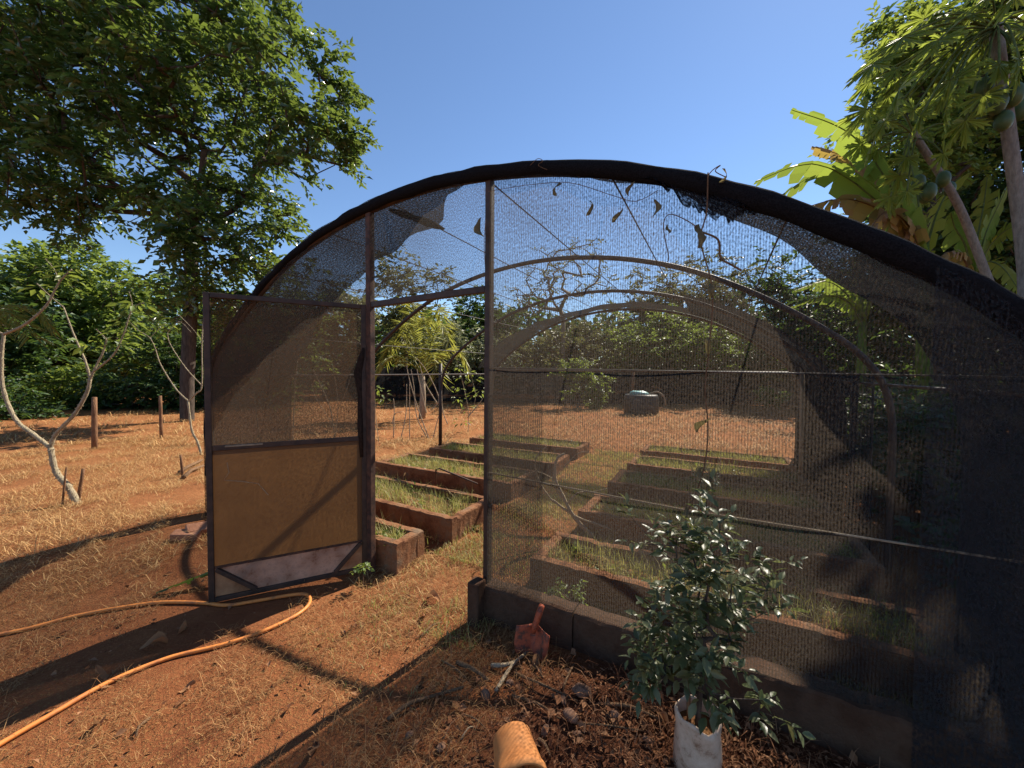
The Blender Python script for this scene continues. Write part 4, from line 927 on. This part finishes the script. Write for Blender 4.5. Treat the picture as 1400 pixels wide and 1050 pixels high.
def sapling(name, label, base, Y, paths, radii, leaf_at, mat='white_stem', leafmat='leaf_bright', thorns=True, n=7, L=.09, spread=.12, seed=1, yo=None, cat='sapling', group=None):
    rg = random.Random(seed); t = thing(name, label, cat, base, 0, group); mb = MB()
    for k, (pth, (r0, r1)) in enumerate(zip(paths, radii)):
        thorny(mb, [(at(x, y, Y + (yo[k] if yo else 0) * i / max(len(pth) - 1, 1)) if not isinstance(x, Vector) else x) - Vector(base) for i, (x, y) in enumerate(pth)], r0, r1, rg, thorns)
    mb.build('stem', M[mat], t, True)
    if leaf_at:
        rng = np.random.default_rng(seed); V, F = tip_leaves([np.array(at(x, y, Y) - Vector(base)) for x, y in leaf_at], rng, n, L, spread); link('foliage', np_mesh('foliage', V, F), M[leafmat], t)
b1 = gp(107, 690); Ya = b1.y
sapling('bare_sapling', 'nearest bare thorny pale sapling forking low at the left edge', b1, Ya,
        [[(107, 691), (93, 665), (76, 644), (69, 612)], [(69, 612), (46, 594), (21, 573), (4, 531), (2, 490), (5, 457)], [(5, 457), (35, 443), (63, 418), (81, 386), (98, 368)], [(5, 457), (-12, 448), (-40, 425)],
         [(69, 612), (76, 594), (102, 566), (119, 536), (123, 517)], [(123, 517), (116, 492), (102, 460), (87, 420)], [(87, 420), (70, 406), (50, 387)], [(123, 519), (130, 503), (141, 481), (146, 464)], [(146, 464), (138, 456), (131, 450)], [(128, 508), (155, 485), (169, 457), (181, 422), (197, 414)], [(81, 386), (74, 368), (62, 354)], [(181, 422), (180, 410), (176, 398)]],
        [(.036, .027), (.024, .016), (.017, .007), (.013, .006), (.022, .017), (.014, .006), (.006, .003), (.013, .007), (.005, .003), (.011, .004), (.005, .003), (.004, .002)],
        [(85, 376), (100, 365), (172, 455), (160, 470), (185, 415), (52, 392), (118, 470), (175, 440)], n=13, L=.12, spread=.15, seed=2)
b2 = gp(276, 622); Yb = b2.y
sapling('bare_sapling', 'bare pale sapling with thin forked stems just left of the gate', b2, Yb,
        [[(276, 624), (270, 604), (262, 587), (257, 548)], [(257, 548), (240, 531), (220, 499), (213, 478)], [(257, 549), (268, 538), (276, 527), (276, 470), (278, 440)], [(276, 527), (254, 503), (233, 471), (229, 455)], [(213, 478), (205, 462), (190, 452), (176, 439)], [(205, 462), (215, 452), (226, 443)], [(229, 455), (245, 440), (262, 455)], [(244, 430), (262, 448), (280, 470)]],
        [(.022, .017), (.013, .007), (.015, .008), (.010, .005), (.006, .003), (.005, .003), (.005, .003), (.005, .003)], [(205, 455), (226, 444)], n=3, L=.09, seed=3)
# leafy saplings seen through the gate net
for k, (px, py, lab, pths, lv) in enumerate((
        (400, 604, 'leafy thin sapling seen through the left half of the gate net', [[(400, 606), (402, 560), (404, 520), (410, 470)], [(404, 520), (392, 510), (380, 505)]], [(380, 535), (392, 520), (405, 545), (370, 555), (398, 560)]),
        (352, 600, 'short sapling with green tuft seen through the gate net', [[(355, 602), (350, 560), (345, 520)], [(350, 545), (335, 530), (305, 505)]], [(345, 515), (350, 525), (338, 520)]),
        (455, 600, 'bare many stemmed sapling seen through the gate net near the hinge', [[(458, 602), (452, 560), (440, 530), (428, 505)], [(458, 600), (462, 550), (455, 500)], [(462, 560), (475, 530), (480, 510)], [(455, 580), (430, 540), (425, 515)]], []))):
    b = gp(px, py); sapling('sapling', lab, b, b.y, pths, [(.014, .008)] + [(.009, .004)] * (len(pths) - 1), lv, thorns=False, n=14, L=.10, spread=.16, seed=30 + k)
# tangle of bare stems beyond the doorway
b = gp(560, 600); Yc = b.y
sapling('bare_shrub', 'tangle of bare whitish stems beyond the doorway', b, Yc, [[(588, 604), (572, 560), (560, 520), (556, 500)], [(592, 600), (598, 575), (604, 556)], [(585, 600), (570, 570), (566, 530), (562, 505)], [(560, 606), (560, 570), (560, 520)], [(548, 600), (555, 565), (556, 525)],
        [(583, 565), (575, 530), (570, 505)], [(598, 552), (582, 525), (574, 500)], [(536, 580), (540, 566), (550, 563)], [(590, 560), (600, 545), (585, 510), (570, 490)], [(538, 600), (539, 560), (538, 545)], [(612, 580), (605, 560), (604, 530)], [(640, 570), (655, 552), (660, 545)]],
        [(.014, .007)] * 12, [], thorns=False, seed=5, mat='bleached')
b = gp(640, 590); Yd = b.y
sapling('climbing_plant', 'young yellow green plant growing beside the inner steel post', b, Yd, [[(640, 592), (640, 560), (632, 520), (628, 500)], [(640, 570), (650, 545), (646, 520)]], [(.01, .005), (.008, .004)],
        [(628, 502), (635, 515), (648, 520), (655, 533), (630, 532), (626, 545), (640, 557), (634, 576), (650, 540), (640, 508)], thorns=False, n=10, L=.15, spread=.2, seed=6, cat='plant')
b = gp(518, 605); sapling('young_plant', 'small yellow green plant just inside the left door post', b, b.y, [[(518, 606), (514, 570), (512, 530)]], [(.008, .004)], [(516, 532), (522, 545), (512, 528), (524, 540)], thorns=False, n=9, L=.13, spread=.14, seed=7, cat='plant')
# bleached dead branch inside
Ye = 3.7
bb_ = at(800, 735, Ye); bb_.z = .1
sapling('dead_branch', 'bleached forked dead branch lying on the bed inside the net', bb_, Ye, [[(812, 735), (785, 707), (769, 677), (759, 654), (761, 628), (772, 620)], [(776, 690), (757, 664), (757, 648)], [(776, 688), (790, 674), (812, 672), (830, 668)], [(756, 686), (740, 664), (732, 640), (735, 622), (748, 610)], [(756, 684), (789, 707), (831, 722), (850, 735), (862, 745)], [(759, 656), (735, 645), (715, 650)], [(770, 640), (790, 620), (806, 618)], [(831, 722), (834, 735), (838, 742)]],
        [(.022, .010), (.010, .006), (.009, .003), (.010, .004), (.013, .005), (.006, .003), (.005, .003), (.006, .003)], [], 'bleached', thorns=False, seed=8, cat='branch')
b = H(1.25, 2.95, .14); tree('shrub', 'small leafy shrub growing in the third right hand bed', 'shrub', b, [b, b + Vector((0, 0, .12)), b + Vector((.02, 0, .2))], [(b + Vector((0, 0, .28)), (.16, .16, .14))], M['leaf_shrub'], M['stick'], n_tip=22, n_twig=2, n_leaf=6, tw=.08, L=.06, W=.03, r_tip=.002, r_base=.01, seed=51)
for k, (u, v, lab) in enumerate(((.50, .16, 'small light green weed plant behind the low wall near the doorway'), (-1.0, -.17, 'small yellow green weed by the corner of the narrow bed'))):
    b = H(u, v, .0); tree('weed_plant', lab, 'weed', b, [b, b + Vector((0, 0, .08)), b + Vector((.02, 0, .16))], [(b + Vector((0, 0, .22 - .12 * k)), (.12 - .07 * k, .08 - .03 * k, .12 - .06 * k))], M['leaf_bright'], M['stick'], n_tip=14 - 8 * k, n_twig=2, n_leaf=4, tw=.06, L=.04, W=.02, r_tip=.0015, r_base=.006, seed=60 + k)

# stakes
def stake(label, px0, py0, px1, py1, r, group=None):
    b = gp(px0, py0); tpt = at(px1, py1, b.y); t = tpt - b
    rg = random.Random(int(px0)); o = MB().tube([Vector((0, 0, -.08)), t * .3 + Vector((rg.uniform(-.01, .01), 0, 0)), t * .7, t], [r, r * 1.02, r * .95, r * .9], 8).build('stake', M['stake'], None, True)
    o.location = b; tag(o, label, 'stake', group)
stake('thick upright wooden stake, taller of two in the straw field', 129, 614, 129, 543, .045, 'wooden stakes')
stake('slimmer upright wooden stake in front of the tall tree trunk', 221, 600, 219, 541, .033, 'wooden stakes')
stake('short leaning stake right of the thorny sapling foot', 107, 686, 114, 641, .018, 'wooden stakes')
stake('thin short stake left of the thorny sapling foot', 84, 692, 91, 639, .010, 'wooden stakes')
stake('short red brown stake near the gate edge', 250, 650, 247, 622, .018, 'wooden stakes')
for lab, pts in (('dark crooked branch on the straw beside the gate', [(246, 648), (258, 640), (276, 632)]), ('dark short branch end lying beside the gate', [(252, 655), (262, 646), (278, 640)])):
    P = [G(x, y, .05) for x, y in pts]; o = MB().tube([p - P[0] for p in P], [.03, .025, .02], 7).build('branch', M['stick'], None, True); o.location = P[0]; tag(o, lab, 'branch')
# bent rusty rod at the bed
p0 = H(-1.75, 1.60, .0); o = MB().tube([(0, 0, 0), (0, 0, .40), (.05, -.02, .42), (.55, -.32, .32)], .010, 6).build('bent_rod', M['rusty'], None, True); o.location = p0; tag(o, 'bent rusty rod standing beside the third left hand bed', 'rod')

# ------------------------------------------------------------------ fence and tank far behind
def fence():
    a = at(440, 548, 21); b = at(760, 548, 19.5); c = at(1240, 548, 19.5); a.z = b.z = c.z = 0
    t = thing('cloth_fence', 'long dark cloth fence across the far side of the clearing', 'fence', a); pts = [a - a, b - a, c - a]; h = 1.75
    V = []; UV = []; F = []; n = 120
    for i in range(n + 1):
        s = i / n * 2; k = min(int(s), 1); p = pts[k].lerp(pts[k + 1], s - k)
        for j in range(5):
            z = h * j / 4 + .04 * math.sin(i * .7) * (j == 4); V.append((p.x, p.y + .05 * math.sin(i * 1.9 + j * .6), z)); UV.append((i * .15, z))
    for i in range(n):
        for j in range(4): q = i * 5 + j; F.append((q, q + 5, q + 6, q + 1))
    link('cloth', np_mesh('cloth', V, F, UV, True), M['black_cloth'], t)
    for k in range(13):
        s = k / 6; i = min(int(s), 1); p = pts[i].lerp(pts[i + 1], s - i); MB().tube([p + Vector((0, .12, -.1)), p + Vector((0, .12, 1.85))], .05, 8).build('post', M['stake'], t, True)
fence()
tb = gp(876, 566)
t = thing('water_tank', 'low round black tank with teal cover and pipe beyond the arches', 'water tank', tb)
MB().lathe([(0, 0), (.62, 0), (.66, .05), (.64, .70), (.60, .76), (.50, .77), (0, .77)], 32).build('tank_body', M['black_plastic'], t, True)
MB().blob((-.12, -.05, .80), (.36, .3, .12), 5, 12, 6, .35).build('cover', M['teal'], t, True)
MB().tube(smooth_path([(.30, -.1, .80), (.55, -.2, .88), (.78, -.25, .70), (.86, -.25, .38)], 5), .03, 8).build('pipe', M['cord'], t, True)
o = MB().tube([(0, 0, -.1), (0, 0, .9), (.02, 0, 1.62)], .07, 8).build('stake', M['stake'], None, True); o.location = at(864, 555, 17.5) * 1.0; o.location.z = 0; tag(o, 'reddish timber post standing behind the water tank', 'stake', 'wooden stakes')

# bricks by the gate
for k, (px, py, r, lab) in enumerate(((255, 738, .3, 'loose brick lying half in shade left of the gate'), (274, 732, .9, 'loose brick tilted against the other beside the gate edge'))):
    p = G(px, py, .045 + .03 * k); o = MB().box((0, 0, 0), (.22, .11, .07)).build('brick', M['brick'], None, bevel=.008); o.location = p; o.rotation_euler = (.15 + .35 * k, .1, r); tag(o, lab, 'brick', 'loose bricks')
# green strip of banana leaf behind the gate
b = G(262, 812, .03); mb, P = banana_leaf([Vector((-.20, -.08, 0)), Vector((-.05, 0, .04)), Vector((.15, .12, .10)), Vector((.3, .2, .14))], .05, 77, False)
o = mb.build('cut_leaf', M['leaf_dark'], None); o.location = b; tag(o, 'green strip of cut leaf lying behind the gate foot', 'leaf')

# ------------------------------------------------------------------ sticks, stones, chips, dry leaves
STK = [('pale peeled stick pointing at the spade', [(678, 958), (700, 922), (722, 895)], .008, 'bleached'), ('thick short stick left of the peeled one', [(625, 912), (648, 928), (668, 942)], .010, 'stick'),
       ('long dark curved branch left of the flower pot', [(530, 990), (560, 972), (595, 958), (634, 953)], .008, 'stick'), ('thin stick running right from the pile centre', [(705, 930), (740, 955), (790, 980)], .006, 'stick'),
       ('thin stick left of the pile', [(604, 906), (622, 922), (638, 935)], .005, 'stick'), ('slim stick leaning against the low wall', [(770, 956), (778, 935), (786, 912)], .005, 'stick'), ('long thin twig between stones and grow bag', [(780, 1008), (830, 1016), (880, 1016)], .004, 'stick'),
       ('short reddish stick right of the flower pot', [(737, 1030), (744, 1040), (752, 1052)], .008, 'stick'), ('dark twig crossing behind the flower pot', [(700, 965), (735, 985), (765, 1003)], .005, 'stick'), ('pale twig in front of the flower pot', [(630, 1020), (640, 1010), (648, 1004)], .003, 'bleached'),
       ('thin twig on the straw below the hose', [(205, 985), (190, 1002), (186, 1010)], .005, 'stick'), ('dry twig on the aisle beside the doorway', [(575, 872), (590, 860), (604, 852)], .005, 'stick'), ('thin twig lying left of the litter pile', [(632, 985), (650, 998), (664, 1008)], .003, 'stick'),
       ('dark stick along the foot of the low wall', [(826, 985), (860, 990), (905, 1002)], .007, 'stick'), ('short stick below the spade blade', [(724, 905), (734, 925), (742, 938)], .005, 'stick'), ('bark strip left of the spade foot', [(672, 918), (690, 922), (704, 912)], .010, 'bleached')]
for lab, pts, r, mt in STK:
    r *= 1.35; P = [G(x, y, r * 1.3 + .016 * (i % 2)) for i, (x, y) in enumerate(pts)]; P = [p - P[0] for p in P]; o = MB().tube(smooth_path(P, 4), list(np.linspace(r, r * .6, (len(P) - 1) * 4 + 1)), 7).build('stick', M[mt], None, True)
    o.location = G(*pts[0], r * 1.3); tag(o, lab, 'stick', 'sticks in the litter')
STO = [('large angular stone chip between pile and grow bag', 795, 966, .045, .25), ('rounded stone left of the flower pot', 603, 1030, .022, .1), ('flat oval stone right of the flower pot', 780, 1002, .04, .15), ('small round stone near the low wall foot', 789, 1022, .018, .1), ('round brown stone right of the pot mouth', 745, 1018, .026, .15),
       ('dark oval stone in the middle of the pile', 664, 962, .028, .1), ('brownish stone beside the peeled stick', 697, 945, .022, .15), ('small stone left of the pile', 612, 940, .016, .2), ('pale grey stone beside the grow bag', 840, 1000, .028, .25), ('stone at the far left corner of the litter', 560, 1010, .018, .2),
       ('red brown clod right of the pile', 770, 978, .024, .3), ('stone between grow bag and frame bottom', 885, 1028, .022, .25), ('small clod near the low wall corner', 668, 880, .02, .3)]
for k, (lab, px, py, r, ro) in enumerate(STO):
    p = G(px, py, r * .45); o = MB().blob((0, 0, 0), (r * 1.05, r * .8, r * .55), 100 + k, 14, 9, ro).build('stone', M['stone'], None, ro < .2); o.location = p; o.rotation_euler = (.2 * k, .1, k * 1.1); tag(o, lab, 'stone', 'stones in the litter')
def curl_leaf(L, W, seed):
    rg = random.Random(seed); V = []; F = []; n = 7
    for j in range(n + 1):
        t = j / n; w = W * math.sin(PI * min(max(t, .03), .97)) ** .7 * (1 + rg.uniform(-.2, .2)); bend = .45 * L * math.sin(t * 3.1 + seed)
        for k in (-1, -.5, 0, .5, 1): V.append((L * (t - .5), w * k * .8, bend * .5 + abs(k) ** 1.5 * W * (.7 + .6 * math.sin(t * 5 + seed)) + rg.uniform(-.04, .04) * W))
    for j in range(n):
        for k in range(4): b = j * 5 + k; F.append((b, b + 1, b + 6, b + 5))
    return np_mesh('dry_leaf', V, F, smooth=True)
DL = [('largest curled dry leaf above the hose in the gate shadow', 210, 890, .12), ('curled pale leaf left of the litter pile', 583, 930, .08), ('dry leaf beside the hose near the frame bottom', 145, 932, .10), ('folded dry leaf in the gate shadow nearest the hose', 240, 868, .12), ('dry leaf just below the hose bend', 255, 945, .06), ('dry leaf lower left on the bare soil', 135, 998, .07),
      ('crumpled leaf in front of the doorway', 592, 822, .11), ('small dry leaf between doorway and hose', 480, 862, .06), ('pale dry leaf at the edge of the net shadow', 430, 1030, .08), ('curled leaf right of the grow bag', 890, 985, .07), ('brown leaf left of the flower pot', 628, 978, .07), ('dry leaf at the foot of the spade', 735, 918, .09), ('reddish dry leaf below the potted shrub', 905, 1005, .08), ('dark hollow leaf by the doorway straw', 580, 845, .07)]
for k, (lab, px, py, L) in enumerate(DL):
    o = link('dry_leaf', curl_leaf(L, L * .3, k), M['dryleaf'] if k != 13 else M['litter']); o.location = G(px, py, .012); o.rotation_euler = (random.uniform(-.3, .3), random.uniform(-.3, .3), random.uniform(0, 6)); tag(o, lab, 'dry leaf', 'dry leaves on the ground')

# ------------------------------------------------------------------ withered leaves and vines hanging on the front net
def Hpt(px, py, off=-.06):
    """point on the front net plane under a photo pixel"""
    d = ray(px, py); o = Vector((0, 0, CAMZ)); n = HV; q = HO + HV * off; t = (q - o).dot(n) / d.dot(n); return o + d * t
HL = [('withered leaf hanging under the arch, left of the middle', 760, 258, .10), ('withered leaf on the net below the arch crown', 807, 284, .09), ('withered leaf hanging beside the arch crown wire', 846, 294, .09), ('green brown leaf hanging near the arch crown', 864, 258, .08), ('pale folded leaf on the net right of the crown', 893, 284, .10), ('small leaf hanging on the thin vine', 915, 312, .07),
      ('largest clump of withered leaf on the rope', 958, 322, .14), ('leaf clump where rope meets the second arch', 972, 398, .09), ('leaf clump low on the rope', 968, 472, .09), ('dark leaf hanging on the rope at eye height', 962, 582, .11), ('bird shaped withered leaf by the right door post', 660, 310, .15), ('leaf bundle on the rope below the middle wire', 963, 650, .09), ('leaf caught at the rope foot', 938, 702, .07), ('dry leaf tuft on top of the arch', 990, 240, .07)]
for k, (lab, px, py, L) in enumerate(HL):
    o = link('hanging_leaf', curl_leaf(L * .85, L * .2, 40 + k), M['hangleaf']); p = Hpt(px, py, -.10); o.location = p; o.rotation_euler = (random.uniform(-.5, .5), PI / 2 + random.uniform(-.35, .35), random.uniform(0, 3)); tag(o, lab, 'withered leaf', 'withered leaves hanging on the net')
VN = [('dry twisted vine hanging as a rope down the front net', [(968, 236), (966, 290), (958, 330), (974, 395), (970, 470), (964, 530), (968, 590), (960, 650), (936, 708)], .006), ('thin vine arcing from the rope to the second arch', [(962, 318), (940, 302), (915, 293), (907, 310), (914, 350), (912, 358)], .004),
      ('crooked dark vine right of the rope', [(962, 318), (982, 328), (985, 352), (1000, 362), (1014, 370)], .008), ('thin vine running along under the arch', [(668, 262), (700, 256), (730, 252), (780, 250), (840, 268), (870, 275), (900, 260)], .003), ('vine loop standing on top of the arch', [(968, 240), (975, 232), (985, 226), (978, 234), (992, 242)], .004), ('thin string hanging left of the right door post', [(664, 300), (662, 330), (663, 360)], .003),
      ('curly tendril on top of the arch by the right door post', [(725, 226), (735, 217), (742, 220), (736, 226), (748, 232)], .003)]
for lab, pts, r in VN:
    P = [Hpt(x, y, -.085) for x, y in pts]; o = MB().tube([p - P[0] for p in smooth_path(P, 5)], r * .6, 6).build('dry_vine', M['stick'], None, True); o.location = P[0]; tag(o, lab, 'vine', 'dry vines on the net')
